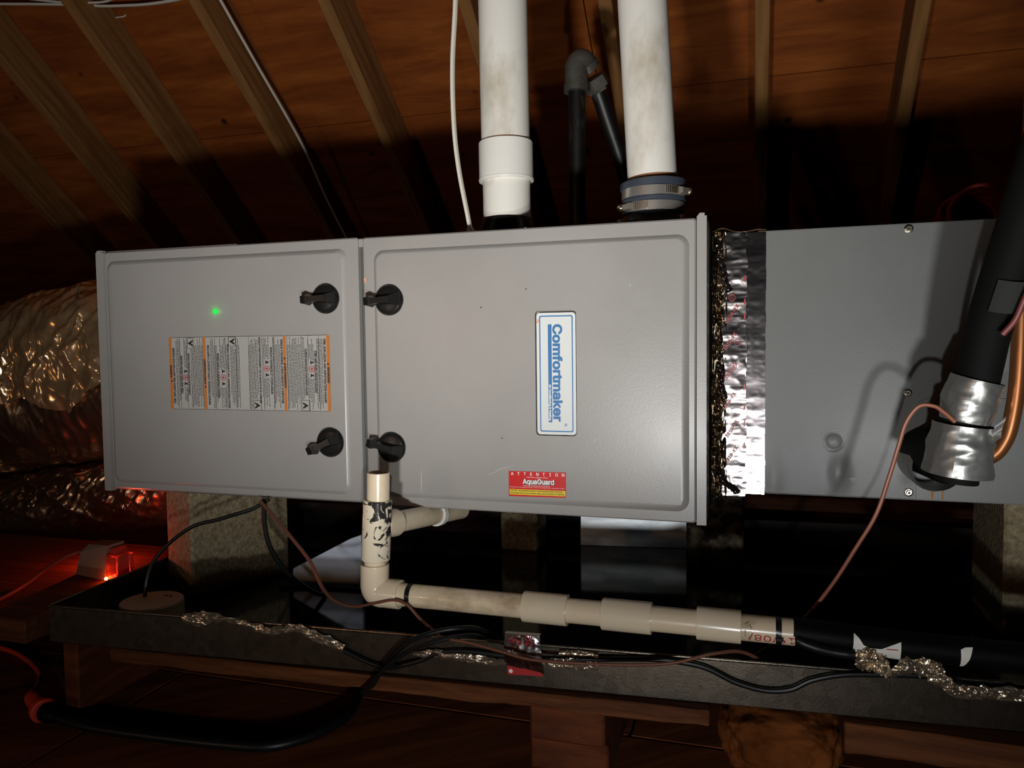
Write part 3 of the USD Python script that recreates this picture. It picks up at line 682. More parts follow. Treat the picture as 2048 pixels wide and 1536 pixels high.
def coil_face(u, v):
    x, z = 1.160 + 0.82 * u, 0.0300 + 0.3990 * v
    d = np.zeros_like(x)
    r = np.hypot(x - 1.2685, z - 0.1130)
    d += -0.0011 * np.exp(-((r - 0.0125) / 0.0016) ** 2) + 0.0018 * np.exp(-(r / 0.010) ** 2)
    d += 0.0040 * np.exp(-((x - 1.276) / 0.013) ** 2 - ((z - 0.066) / 0.024) ** 2)
    d += 0.0012 * np.exp(-((x - 1.185) / 0.012) ** 2 - ((z - 0.055) / 0.030) ** 2)
    d += 0.0022 * np.exp(-((x - 1.365) / 0.010) ** 2 - ((z - 0.075) / 0.016) ** 2)
    d += -0.0012 * np.exp(-((x - 1.288) / 0.006) ** 2 - ((z - 0.058) / 0.0022) ** 2)
    d += 0.0012 * (meshkit.noise(np.stack([x * 5, z * 4, 0 * x], -1), 3) - 0.5)
    return np.stack([x, CY - d, z], -1)


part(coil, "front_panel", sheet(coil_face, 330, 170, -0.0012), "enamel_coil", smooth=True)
acc = [(1.3785, 0.0312), (1.98, 0.0312), (1.98, 0.1795), (1.3930, 0.1795), (1.3820, 0.1745), (1.3785, 0.166)]
ap = Polygon(acc)
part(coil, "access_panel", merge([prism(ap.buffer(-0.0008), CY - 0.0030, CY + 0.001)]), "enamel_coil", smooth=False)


def hex_screw(parent, x, y, z, r=0.0042):
    w = lathe((x, y, z), (x, y - 0.02, z), [(0, 1e-5), (0, r * 1.45), (0.0010, r * 1.5), (0.0018, r * 1.1), (0.0018, 1e-5)], 20)
    h = lathe((x, y - 0.0015, z), (x, y - 0.02, z), [(0, r), (0.0038, r), (0.0046, r * 0.8), (0.0046, r * 0.45), (0.0036, 1e-5)], 6)
    return part(parent, "hex_screw", [w, h], "zinc_screw", smooth=20)


for x, z in ((1.3650, 0.4215), (1.3668, 0.1862), (1.3700, 0.0412)):
    hex_screw(coil, x, CY - 0.0002, z)
part(coil, "rust_drip", [prism([(1.398, 0.062), (1.4005, 0.066), (1.404, 0.063), (1.403, 0.045), (1.4015, 0.033), (1.399, 0.033), (1.3985, 0.047)], CY - 0.0033, CY - 0.0028), prism([(1.412, 0.058), (1.415, 0.060), (1.4155, 0.047), (1.4145, 0.0325), (1.4125, 0.0325), (1.4130, 0.046)], CY - 0.0033, CY - 0.0028)], "rust", smooth=False, label="two thin rust drips")

joint = thing("foil_joint", "crumpled silver foil tape sealing the gap between furnace and coil cabinet", "foil tape", (1.132, 0.1, 0.03))
part(joint, "backing", bx(1.0915, 1.1595, 0.110, 0.60, 0.032, 0.427, 0.001), "foil_dull")


def strip(x0, x1, z0, z1, y, amp, f, seed, jag=0.0015, tilt=0.0):
    def fn(u, v):
        x = x0 + (x1 - x0) * u; z = z0 + (z1 - z0) * v
        e = jag * 2 * (meshkit.noise(np.stack([z * 90, 0 * z, 0 * z], -1), seed + 50) - 0.5)
        x = x + e * np.abs(2 * u - 1)
        P = np.stack([x, np.full_like(x, y), z], -1)
        P[..., 1] -= crumple(P * [1, 1, 1.6], amp, f, seed) - amp * 0.2 - tilt * (1 - u)
        return P
    return fn


part(joint, "tape_strip", sheet(strip(1.1395, 1.1712, 0.0285, 0.4275, 0.0972, 0.0005, 26, 1, 0.0006), 26, 220, -0.0004), "foil_flat", smooth=24)
part(joint, "tape_strip", sheet(strip(1.1085, 1.1440, 0.0250, 0.4290, 0.0945, 0.0014, 22, 2, 0.002), 34, 260, -0.0004), "foil_crumpled", smooth=24)
part(joint, "tape_strip", sheet(strip(1.1080, 1.1440, 0.196, 0.300, 0.0932, 0.0008, 24, 9, 0.002), 34, 80, -0.0004), "foil_flat", smooth=24)


def gather(u, v):
    x = 1.0920 + 0.0225 * u; z = 0.022 + 0.409 * v
    n1 = meshkit.noise(np.stack([z * 22, u * 1.5, 0 * z], -1), 31) - 0.5
    n2 = np.abs(meshkit.noise(np.stack([u * 5 + z * 18 + 3 * n1, z * 26, 0 * z], -1), 33) - 0.5) * 2
    n3 = np.abs(meshkit.noise(np.stack([u * 9 - z * 40, z * 60, 0 * z], -1), 35) - 0.5) * 2
    P = np.stack([x + 0.004 * n1, 0.100 + 0.010 * u * n1 - 0.010 * (0.7 - n2) - 0.006 * (0.6 - n3), z], -1)
    return P


part(joint, "gathered_foil", sheet(gather, 30, 320, -0.0005), "foil_gathered", smooth=24)


def top_fold(u, v):
    x = 1.093 + 0.078 * u; y = 0.094 + 0.09 * v
    z = 0.4300 + 0.0015 * np.sin(u * 9) * (1 - v) + 0.004 * np.exp(-((u - 0.2) / 0.16) ** 2)
    P = np.stack([x, y, z], -1); P[..., 2] += crumple(P, 0.002, 40, 6)
    return P


part(joint, "folded_foil", sheet(top_fold, 50, 24, 0.0005), "foil_jacket", smooth=12)
curl = lambda p, s: sheet(lambda u, v: np.stack([np.interp(v, np.linspace(0, 1, len(p)), [q[0] for q in p]) + (u - 0.5) * 0.009, 0.088 - 0.006 * np.sin(u * math.pi) - 0.003 * np.sin(v * 40 + s), np.interp(v, np.linspace(0, 1, len(p)), [q[1] for q in p]) + (u - 0.5) * 0.004], -1), 8, 40, -0.0005)
part(joint, "loose_edge", curl([(1.0985, 0.395), (1.1085, 0.375), (1.112, 0.352), (1.119, 0.338)], 0), "foil_crumpled", smooth=20)
part(joint, "loose_edge", curl([(1.104, 0.060), (1.112, 0.045), (1.124, 0.038), (1.132, 0.030)], 2), "foil_crumpled", smooth=20)
part(joint, "loose_edge", curl([(1.102, 0.228), (1.108, 0.214), (1.106, 0.195), (1.112, 0.175)], 4), "foil_crumpled", smooth=20)
RX_, RZ_ = (0.55, 0, 0.835), (-0.835, 0, 0.55)
prt = []
for k, (x, z) in enumerate(((1.1255, 0.292), (1.1225, 0.250), (1.1240, 0.205), (1.1215, 0.158), (1.1255, 0.115), (1.1245, 0.075))):
    prt.append(words("181B-FX", 0.030, (x - 0.009, 0.0918, z), RX_, RZ_, 0.0006, True, fat=0.03))
for x, z in ((1.131, 0.262), (1.124, 0.225), (1.1225, 0.330)):
    c = Point(x, z)
    prt.append(prism(c.buffer(0.0052).difference(c.buffer(0.0043)), 0.0912, 0.0919)); prt.append(words("UL", 0.0055, (x - 0.0027, 0.0918, z - 0.0018), (1, 0, 0), (0, 0, 1), 0.0006))
for z in (0.353, 0.318, 0.296, 0.188, 0.158, 0.132, 0.098):
    prt.append(prism([(1.1395, z), (1.1425, z + 0.002), (1.1420, z + 0.011), (1.1400, z + 0.009)], 0.0920, 0.0927))
part(joint, "red_print", prt, "print_red", smooth=False, kind="stuff")
part(joint, "nail_hole", lathe((1.1385, 0.0905, 0.4235), (1.1385, 0.0895, 0.4235), [(0, 1e-5), (0, 0.0030), (0.0006, 0.0024), (0.0006, 1e-5)], 16), "black_plastic")

# ================================================================ insulated suction line, copper line, wires at the coil
line = thing("insulated_line", "black foam insulated refrigerant line wrapped in silver duct tape on the coil cabinet", "pipe", (1.40, -0.04, 0.085))
LC = [(1.3975, -0.045, 0.084), (1.402, -0.046, 0.125), (1.4065, -0.047, 0.170), (1.4182, -0.049, 0.2084), (1.4266, -0.060, 0.2707), (1.4365, -0.075, 0.324), (1.4521, -0.100, 0.3992), (1.462, -0.125, 0.455), (1.485, -0.18, 0.58)]
part(line, "foam_sleeve", tube(LC, [0.0265, 0.0265, 0.0255, 0.0250, 0.0255, 0.0265, 0.028, 0.029, 0.030], 28), "black_foam")
part(line, "foam_patch", sheet(lambda u, v: np.stack([1.4330 + 0.007 * v + 0.0272 * np.sin((u - 0.35) * 1.6), -0.0700 - 0.012 * v - 0.0272 * np.cos((u - 0.35) * 1.6), 0.296 + 0.036 * v - 0.004 * np.sin(u * 3)], -1), 14, 8, -0.001), "worn_foam", label="worn grey patch")
part(line, "wall_stub", lathe((1.386, 0.0965, 0.103), (1.401, -0.030, 0.103), [(0, 1e-5), (0, 0.032), (0.10, 0.030), (0.118, 0.024), (0.118, 1e-5)], 28), "black_rubber")


def tape_tube(pts, rr, seed, amp, nv=46, nu=60, a0=0.0, a1=2 * math.pi):
    p = spline(pts, 10); t, uu, ww = frames(p)
    ax = np.linspace(0, 1, len(p))

    def fn(u, v):
        a = a0 + (a1 - a0) * u
        ip = lambda arr: np.stack([np.interp(v, ax, arr[:, k]) for k in range(3)], -1)
        r = np.interp(v, np.linspace(0, 1, len(rr)), rr)
        D = np.cos(a)[..., None] * ip(uu) + np.sin(a)[..., None] * ip(ww)
        P = ip(p) + D * r[..., None]
        return P + D * crumple(P * [1, 1, 0.8], amp, 34, seed)[..., None]
    return sheet(fn, nu, nv, 0.0006)


part(line, "duct_tape_wrap", tape_tube([(1.3990, -0.045, 0.094), (1.402, -0.046, 0.125), (1.4055, -0.047, 0.157)], [0.040, 0.037, 0.033], 3, 0.004), "duct_tape", smooth=40)
part(line, "duct_tape_wrap", tape_tube([(1.4065, -0.047, 0.161), (1.4110, -0.048, 0.185), (1.4185, -0.050, 0.214)], [0.0280, 0.0310, 0.0300], 5, 0.003), "duct_tape", smooth=40)
part(line, "duct_tape_flap", sheet(lambda u, v: np.stack([1.430 + 0.010 * u + 0.004 * v, -0.068 - 0.006 * u + 0.003 * np.sin(v * 5), 0.134 + 0.026 * v + 0.010 * u], -1), 10, 16, 0.0006), "duct_tape", smooth=40)
part(line, "tape_collar", lathe((1.388, 0.096, 0.092), (1.396, 0.03, 0.088), [(0, 0.033), (0, 0.035), (0.05, 0.036), (0.06, 0.033), (0, 0.033)], 28), "duct_tape")
solo("copper_line", tube([(1.430, -0.030, 0.1135), (1.4400, -0.030, 0.1145), (1.4515, -0.030, 0.127), (1.4615, -0.030, 0.155), (1.4685, -0.030, 0.218), (1.4700, -0.032, 0.336), (1.4725, -0.036, 0.45), (1.476, -0.04, 0.60)], 0.0095, 20, 10), "copper", "bare copper tube bending up beside the taped black line at the right edge", "pipe")
solo("sensor_wire", tube([(1.389, -0.078, 0.1625), (1.376, -0.080, 0.1745), (1.3655, -0.078, 0.1815), (1.350, -0.075, 0.1805), (1.337, -0.072, 0.1610), (1.3295, -0.070, 0.1330), (1.3185, -0.070, 0.0905), (1.304, -0.070, 0.042), (1.282, -0.065, -0.003), (1.250, -0.055, -0.0645), (1.210, -0.03, -0.130), (1.16, 0.02, -0.192)], 0.0032, 10, sx=1.2, sy=0.8), "copper_wire", "reddish brown wire looping out of the duct tape and down across the coil cabinet", "wire")
solo("red_wire", tube([(1.4325, -0.098, 0.268), (1.4435, -0.104, 0.285), (1.4505, -0.110, 0.308), (1.462, -0.122, 0.345), (1.478, -0.14, 0.40)], 0.0036, 10), "red_wire", "short dull red wire in front of the black insulated line at the right edge", "wire")

# ================================================================ drain pan and what stands in it
PU, PV, P0 = np.array([math.cos(0.0744), math.sin(0.0744), 0]), np.array([-math.sin(0.0744), math.cos(0.0744), 0]), np.array([0.0905, -0.2125, 0])


def pan_box(a0, a1, b0, b1, z0, z1, c=0.0006):
    m = bx(a0, a1, b0, b1, z0, z1, c)
    m.vertices = np.array([P0 + PU * p[0] + PV * p[1] + [0, 0, p[2]] for p in np.asarray(m.vertices)])
    return m


def pan_pt(a, b, z):
    return P0 + PU * a + PV * b + np.array([0, 0, z])


PL, PB, ZP0, ZP1 = 1.80, 0.80, -0.200, -0.142
pan = thing("drain_pan", "long galvanised drain pan with a dark wet bottom under the furnace", "drain pan", (*(P0 + PU * 0.9 + PV * 0.4)[:2], ZP0))
part(pan, "pan_bottom", pan_box(0, PL, 0, PB, ZP0, ZP0 + 0.0016), "pan_floor")
part(pan, "front_wall", pan_box(0, PL, 0, 0.0016, ZP0, ZP1), "galvanised")
part(pan, "end_wall", pan_box(0, 0.0016, 0.0016, PB, ZP0, ZP1), "galvanised")
part(pan, "back_wall", pan_box(0, PL, PB - 0.0016, PB, ZP0, ZP1), "pan_back_shade")  # dark colour stands for shade at the back of the pan
part(pan, "rolled_rim", [tube([pan_pt(0, 0.0006, ZP1), pan_pt(PL, 0.0006, ZP1)], 0.0022, 10, straight=True), tube([pan_pt(0.0006, 0, ZP1), pan_pt(0.0006, PB, ZP1)], 0.0022, 10, straight=True)], "galvanised")
part(pan, "back_rim", tube([pan_pt(0, PB, ZP1), pan_pt(PL, PB, ZP1)], 0.0022, 10, straight=True), "pan_back_shade")


def block(name, cx, cy, w, d, ang, z0, z1, mat_, label):
    b = bx(-w / 2, w / 2, -d / 2, d / 2, 0, z1 - z0, 0.004).subdivide_to_size(0.02)
    v = np.asarray(b.vertices); v = v + 0.0018 * (meshkit.noise(v * 90, 3)[:, None] - 0.5) * np.array([1, 1, 0])
    c, s = math.cos(ang), math.sin(ang)
    b.vertices = np.c_[cx + v[:, 0] * c - v[:, 1] * s, cy + v[:, 0] * s + v[:, 1] * c, z0 + v[:, 2]]
    return solo(name, b, mat_, label, "block", smooth=25, group="blocks under the unit")


ZB = ZP0 + 0.0016
a = math.radians(66)
block("masonry_block", 0.168 + 0.102 * math.cos(a) - 0.050 * math.sin(a), 0.022 + 0.102 * math.sin(a) + 0.050 * math.cos(a), 0.204, 0.100, a, ZB, -0.0002, "masonry", "tan masonry block at the left end of the pan, behind the round float disc")
block("masonry_block", 0.655, 0.528, 0.085, 0.08, 0.0, ZB, -0.0002, "masonry", "small pale block far back under the middle of the furnace")
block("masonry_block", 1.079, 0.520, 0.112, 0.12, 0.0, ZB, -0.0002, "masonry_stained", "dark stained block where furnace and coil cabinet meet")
block("masonry_block", 1.620, 0.290, 0.20, 0.18, 0.0, ZB, 0.0300, "masonry", "tall masonry block under the coil cabinet at the right edge")
# wedge added in the shape of a bluish light patch beside the left block
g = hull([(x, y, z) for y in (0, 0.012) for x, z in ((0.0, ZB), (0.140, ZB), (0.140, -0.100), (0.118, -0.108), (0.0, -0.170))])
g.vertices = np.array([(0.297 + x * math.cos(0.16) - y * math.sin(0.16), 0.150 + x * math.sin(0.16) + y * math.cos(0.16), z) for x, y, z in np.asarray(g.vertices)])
solo("light_patch_wedge", g, "blue_lit_patch", "bluish grey wedge added in the pan beside the left block for a patch of light", "sheet metal", smooth=False)

ms = bx(-0.122, 0.122, 0, 0.003, 0, 0.108, 0.0008)   # added for a lit patch; yawed right and leaning back to mirror the torches
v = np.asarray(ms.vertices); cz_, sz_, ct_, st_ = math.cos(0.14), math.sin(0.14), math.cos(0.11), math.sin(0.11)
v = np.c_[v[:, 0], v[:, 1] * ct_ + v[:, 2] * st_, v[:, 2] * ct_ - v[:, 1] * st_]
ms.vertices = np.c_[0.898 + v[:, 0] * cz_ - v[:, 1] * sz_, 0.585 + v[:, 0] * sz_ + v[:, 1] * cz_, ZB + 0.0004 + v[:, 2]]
solo("lit_patch_sheet", ms, "bright_lit_patch", "bright streaky sheet added far back under the right half of the furnace for a patch of light", "sheet metal", smooth=False)
fs = thing("float_switch", "round cream float disc standing in the left corner of the pan", "switch", (0.193, -0.106, ZB))
part(fs, "float_body", lathe((0.193, -0.106, ZB), (0.193, -0.106, 0), [(0, 1e-5), (0, 0.049), (0.002, 0.0505), (0.038, 0.0505), (0.0405, 0.0485), (0.0405, 1e-5)], 48), "disc_cream")
part(fs, "scuff_mark", [lathe((0.200 + dx, -0.080 + dy, ZB + 0.0404), (0.200 + dx, -0.080 + dy, 0), [(0, 1e-5), (0, r), (0.0004, r), (0.0004, 1e-5)], 7) for dx, dy, r in ((0, 0, 0.004), (0.008, 0.002, 0.003), (0.012, -0.003, 0.002))], "print_black", smooth=False)

# --- header board and support behind the coil
solo("header_board", bx(1.10, 2.05, 0.80, 0.838, FLOOR, -0.108, 0.003), "stud_wood", "dim reddish wooden board on edge behind the coil cabinet", "board")

# ================================================================ condensate drain
DY, DZ = -0.12, -0.1025
drain = thing("drain_pipe", "cream plastic condensate drain with tee, elbow and three couplings over the pan", "pipe", (0.9, DY, DZ))
TX = 0.624
part(drain, "riser_stub", pipe((0.6262, DY, 0.010), (0.6280, DY, 0.0775), 0.0167, 0.0028), "pvc_fitting")
tee = part(drain, "tee_fitting", lathe((0.6205, DY, -0.0535), (0.6262, DY, 0.0370), [(0, 0.0160), (0, 0.0205), (0.0015, 0.0215), (0.089, 0.0215), (0.0907, 0.0205), (0.0907, 0.0168), (0.0800, 0.0166)], 44), "pvc_tee", label="tee fitting with black pipe dope smears")
AD = np.array([0.030, 0.170, -0.016]); AD /= np.linalg.norm(AD)
AS = np.array([0.6235, DY, -0.0030])
part(tee, "tee_branch", lathe(AS, AS + AD, [(0.010, 1e-5), (0.010, 0.0205), (0.044, 0.0212), (0.0455, 0.0205), (0.0455, 0.0165)], 40), "pvc_fitting")
arm = part(drain, "outlet_arm", lathe(AS + AD * 0.03, AS + AD, [(0, 1e-5), (0, 0.0167), (0.21, 0.0167), (0.21, 1e-5)], 36), "pvc_fitting")
part(arm, "arm_ring", lathe(AS + AD * 0.158, AS + AD, [(0, 0.0167), (0, 0.0200), (0.011, 0.0200), (0.012, 0.0167)], 40), "pvc_coupling")
part(drain, "riser_pipe", rod((0.6188, DY, -0.080), (0.6206, DY, -0.045), 0.0166), "pvc_fitting")
el = [lathe((0.6182, DY, -0.088), (0.6190, DY, -0.0595), [(0, 0.0200), (0.004, 0.0212), (0.0275, 0.0214), (0.0285, 0.0206), (0.0285, 0.0168), (0.020, 0.0166)], 44),
      tube([(0.6182, DY, -0.084), (0.6184, DY, -0.0930), (0.6215, DY, -0.1000), (0.6280, DY, DZ - 0.0002), (0.634, DY, DZ)], 0.0212, 36, 8),
      lathe((0.630, DY, DZ), (0.660, DY, DZ), [(0, 0.0205), (0.003, 0.0212), (0.0295, 0.0214), (0.0305, 0.0206), (0.0305, 0.0168), (0.022, 0.0166)], 44)]
part(drain, "elbow", el, "pvc_fitting", smooth=45)
part(drain, "drain_run", rod((0.640, DY, DZ), (1.2060, DY, DZ), 0.0167), "pvc_cream", smooth=40)
for xa, xb in ((0.850, 0.913), (0.961, 1.0275), (1.0855, 1.1410)):
    part(drain, "coupling", lathe((xa, DY, DZ), (xb, DY, DZ), [(0, 0.0165), (0, 0.0205), (0.001, 0.0212), (xb - xa - 0.001, 0.0212), (xb - xa, 0.0205), (xb - xa, 0.0165)], 44), "pvc_fitting", smooth=40)
for xa, tl in ((0.6755, 0.006), (1.1865, -0.001)):
    t = lathe((xa - 0.0035 + tl * 0.3, DY, DZ), (xa + 0.0035 + tl * 0.3, DY, DZ), [(0, 0.0166), (0, 0.0180), (0.007, 0.0180), (0.007, 0.0166)], 36)
    part(drain, "cable_tie", [t, bx(xa - 0.004, xa + 0.005, DY - 0.021, DY - 0.0165, DZ - 0.007, DZ - 0.002, 0.001)], "black_plastic")
dt = words("19/08/", 0.055, (1.2052, 0, -0.0010), (-1, 0, 0), (0, 0, -1), 0.0003, False, height=0.0095)
v = np.asarray(dt.vertices); ang = (v[:, 2] - 0.001) / 0.0167; rr = 0.01675 + np.abs(v[:, 1])
dt.vertices = np.c_[v[:, 0], DY - rr * np.cos(ang), DZ + rr * np.sin(ang)]
part(drain, "printed_date", dt, "print_red", smooth=False)
sm = [tube([(x, DY - 0.01695 * math.cos(q), DZ + 0.01695 * math.sin(q)), (x + l, DY - 0.01695 * math.cos(q + s), DZ + 0.01695 * math.sin(q + s))], 0.0004, 6, straight=True) for x, q, l, s in ((1.146, -0.35, 0.0, 0.5), (1.150, -0.5, 0.004, 0.3), (1.146, 0.6, 0.004, 0.2), (1.151, 0.55, 0.003, -0.25))]
part(drain, "pen_mark", sm, "print_grey")
# black taped run to the right with bare white patches
bp = thing("taped_pipe", "black taped pipe with torn white patches at the right end of the drain", "pipe", (1.45, -0.115, -0.114))
BP = [(1.2030, -0.1190, -0.1010), (1.30, -0.117, -0.1060), (1.45, -0.113, -0.1100), (1.62, -0.105, -0.1130), (1.85, -0.09, -0.116)]
part(bp, "tape_wrap", tube(BP, 0.0178, 28, 10), "black_rubber")


def pipe_patch(poly, r):
    """A patch outline of (x, angle down from the front) laid round the taped pipe."""
    g = Polygon(poly)
    tri = trimesh.creation.extrude_polygon(g, 0.0006, engine="earcut").subdivide_to_size(0.008)
    v = np.asarray(tri.vertices)
    cy = np.interp(v[:, 0], [p[0] for p in BP], [p[1] for p in BP]); cz = np.interp(v[:, 0], [p[0] for p in BP], [p[2] for p in BP])
    rr = r + v[:, 2]; an = v[:, 1] / r
    return trimesh.Trimesh(np.c_[v[:, 0], cy - rr * np.cos(an), cz + rr * np.sin(an)], tri.faces, process=False)


w1 = part(bp, "bare_patch", pipe_patch([(1.2710, -0.012), (1.3240, -0.0165), (1.3245, 0.0090), (1.3120, 0.0030), (1.3030, -0.0015), (1.2900, -0.0025), (1.2830, 0.0005), (1.2780, 0.0080), (1.2725, 0.0130)], 0.0179), "pvc_coupling", smooth=40, label="torn white patch")
part(bp, "bare_patch", pipe_patch([(1.3880, -0.0150), (1.3920, -0.0130), (1.3975, -0.0010), (1.4010, 0.0120), (1.3930, 0.0110), (1.3880, 0.0080)], 0.0179), "pvc_coupling", smooth=40, label="small white patch")
part(w1, "stamp_mark", pipe_patch([(1.3080, -0.0005), (1.3210, 0.0000), (1.3210, -0.0010), (1.3090, -0.0015)], 0.0184), "print_red", smooth=False)
solo("black_hose", tube([(1.2075, -0.1370, -0.1055), (1.2150, -0.1385, -0.1085), (1.2300, -0.1390, -0.1125), (1.2480, -0.1385, -0.1155), (1.2640, -0.1380, -0.1165), (1.2730, -0.1380, -0.1165)], [0.0058, 0.0062, 0.0066, 0.0062, 0.0066, 0.0056], 14), "black_cable", "short black ribbed hose lying in front of the taped pipe end", "hose")

# ================================================================ cables
solo("float_cable", tube([(0.362, -0.010, 0.003), (0.340, -0.026, -0.012), (0.315, -0.040, -0.020), (0.285, -0.050, -0.0290), (0.245, -0.062, -0.0400), (0.205, -0.072, -0.0680), (0.178, -0.082, -0.1000), (0.168, -0.088, -0.1300), (0.168, -0.094, -0.1580)], 0.0033, 10), "black_cable", "black cable curving from the furnace underside down to the float disc", "cable")
solo("power_cable", tube([(0.352, -0.012, 0.003), (0.352, -0.012, -0.045), (0.361, -0.006, -0.090), (0.380, 0.02, -0.140), (0.400, 0.07, -0.185), (0.390, 0.11, -0.193), (0.36, 0.12, -0.1945)], 0.0042, 10), "black_cable", "thick black cable dropping straight from the furnace underside before the left block", "cable")
solo("pan_cable", tube([(0.290, 0.115, -0.1955), (0.330, 0.128, -0.1960), (0.370, 0.138, -0.1960), (0.430, 0.142, -0.1965), (0.50, 0.145, -0.1965), (0.58, 0.13, -0.1965)], 0.0042, 10), "black_cable", "black cable lying in the pan along the foot of the bluish wedge", "cable")
solo("sensor_wire", tube([(0.358, -0.030, 0.002), (0.399, -0.050, -0.018), (0.444, -0.075, -0.040), (0.489, -0.090, -0.074), (0.519, -0.105, -0.1075), (0.553, -0.125, -0.1195), (0.592, -0.136, -0.1215), (0.632, -0.1415, -0.1105), (0.6600, -0.1425, -0.1035), (0.6800, -0.1415, -0.1085), (0.700, -0.140, -0.128), (0.724, -0.150, -0.138), (0.745, -0.172, -0.138), (0.765, -0.1880, -0.1330), (0.792, -0.1885, -0.1345), (0.838, -0.1875, -0.1420), (0.880, -0.1855, -0.1490), (0.938, -0.1800, -0.1490), (1.003, -0.1745, -0.1460), (1.060, -0.169, -0.1390), (1.110, -0.160, -0.1250), (1.15, -0.13, -0.1330), (1.2, -0.08, -0.185)], 0.0026, 10, sx=1.3, sy=0.8), "brown_wire", "brown wire tied to the drain pipe and running along the pan front", "wire")
solo("supply_cable", tube([(0.641, -0.186, -0.2160), (0.650, -0.189, -0.2080), (0.6690, -0.190, -0.1780), (0.7020, -0.190, -0.1450), (0.7360, -0.188, -0.1280), (0.7700, -0.176, -0.1220), (0.795, -0.150, -0.1300), (0.815, -0.115, -0.1600), (0.84, -0.07, -0.1900), (0.90, -0.03, -0.1955)], 0.0034, 10), "black_cable", "upper of two black cables arching over the pan rim", "cable")
solo("supply_cable", tube([(0.636, -0.196, -0.2200), (0.649, -0.198, -0.2080), (0.6720, -0.199, -0.1800), (0.7090, -0.199, -0.1510), (0.7440, -0.196, -0.1360), (0.7740, -0.184, -0.1300), (0.798, -0.158, -0.1370), (0.818, -0.122, -0.1660), (0.85, -0.08, -0.1915), (0.92, -0.05, -0.1955)], 0.0034, 10), "black_cable", "lower of two black cables arching over the pan rim", "cable")
PFX = lambda x: -0.2125 + 0.0746 * (x - 0.0905)   # y of the pan's front face at x
solo("rim_cable", tube([(x, PFX(x) - 0.006, z) for x, z in ((0.60, -0.170), (0.62, -0.178), (0.645, -0.186), (0.668, -0.1885), (0.71, -0.176), (0.74, -0.1620), (0.78, -0.156), (0.84, -0.158), (0.90, -0.1585), (0.96, -0.152), (1.03, -0.1460), (1.07, -0.147), (1.10, -0.152), (1.135, -0.167), (1.17, -0.174), (1.20, -0.170), (1.225, -0.156), (1.26, -0.1460), (1.30, -0.1420), (1.33, -0.1400), (1.36, -0.1400), (1.42, -0.149), (1.50, -0.152), (1.62, -0.15))], 0.0036, 10), "black_cable", "black cable taped along the outside of the pan front", "cable")


def front_foil(name, pts, half, label, mat_="foil_tape", off=0.006, amp=0.0028, seed=0, n=90):
    p = spline([(x, PFX(x) - off, z) for x, z in pts], 10)
    t, _, _ = frames(p); w = np.array([0, -1.0, 0]); nn = np.cross(t, w); ax = np.linspace(0, 1, len(p))
    hw = np.interp(ax, np.linspace(0, 1, np.size(half)), np.atleast_1d(half)) if np.size(half) > 1 else np.full(len(p), half)

    def fn(u, v):
        ip = lambda arr: np.stack([np.interp(u, ax, arr[:, k]) for k in range(3)], -1)
        h = np.interp(u, ax, hw)
        e = 1 + 0.45 * (meshkit.noise(np.stack([u * 34, 0 * u + (v > 0.5) * 7, 0 * u], -1), seed) - 0.5)
        P = ip(p) + ip(nn) * ((v - 0.5) * 2 * h * e)[..., None]
        P[..., 1] -= 0.0020 * (1 - (2 * v - 1) ** 2) + crumple(P * [1, 1, 1.5], amp, 62, seed) + amp * 0.2
        return P
    return solo(name, sheet(fn, int(n * 1.5), 18, -0.0005), mat_, label, "foil tape", smooth=10)


front_foil("foil_tape", [(0.340, -0.1400), (0.362, -0.1400), (0.384, -0.1370), (0.410, -0.1370), (0.440, -0.1410), (0.465, -0.1470), (0.482, -0.1500), (0.505, -0.1460), (0.530, -0.1420), (0.550, -0.1500), (0.575, -0.1580), (0.600, -0.1665)], [0.007, 0.011, 0.009, 0.004, 0.0045, 0.006, 0.006, 0.0055, 0.006, 0.007, 0.008, 0.006], "dull strip of crumpled foil tape on the left part of the pan front", "foil_tape", seed=1)
front_foil("foil_tape", [(0.705, -0.1660), (0.735, -0.1625), (0.770, -0.1640), (0.800, -0.1660), (0.838, -0.1680)], [0.003, 0.006, 0.0055, 0.0055, 0.0045], "narrow torn strip of foil tape left of the red printed patch", "foil_tape", seed=2)
front_foil("foil_tape", [(0.875, -0.1640), (0.905, -0.1605), (0.930, -0.1605), (0.962, -0.1610)], [0.004, 0.006, 0.008, 0.006], "wrinkled strip of foil tape right of the red printed patch", "foil_tape", seed=3)
front_foil("foil_tape", [(0.910, -0.1470), (0.935, -0.1460), (0.962, -0.1480)], [0.003, 0.0045, 0.004], "tiny strip of foil tape above the wrinkled one", "foil_tape", seed=4, n=50)
front_foil("foil_tape", [(1.278, -0.1330), (1.288, -0.1210), (1.300, -0.1270), (1.312, -0.1390)], [0.006, 0.014, 0.012, 0.005], "scrunched foil lump on the pan rim under the torn white patch", "foil_tape", off=0.010, amp=0.007, seed=5)
front_foil("foil_tape", [(1.312, -0.1390), (1.330, -0.1280), (1.346, -0.1220), (1.358, -0.1290), (1.370, -0.1420), (1.388, -0.1520), (1.41, -0.1520), (1.45, -0.1500), (1.52, -0.153)], [0.004, 0.010, 0.016, 0.014, 0.009, 0.008, 0.009, 0.008, 0.008], "long crumpled foil strip at the right end of the pan front", "foil_tape", off=0.009, amp=0.005, seed=6, n=140)


def patch(u, v):
    x = 0.836 + 0.048 * u + 0.006 * v * u; z = -0.1265 - 0.0430 * v - 0.006 * u * v
    P = np.stack([x, PFX(x) - 0.007 - 0.003 * np.sin(v * math.pi), z], -1)
    P[..., 1] -= crumple(P * [1, 1, 1.2], 0.0028, 30, 12) + 0.001
    return P


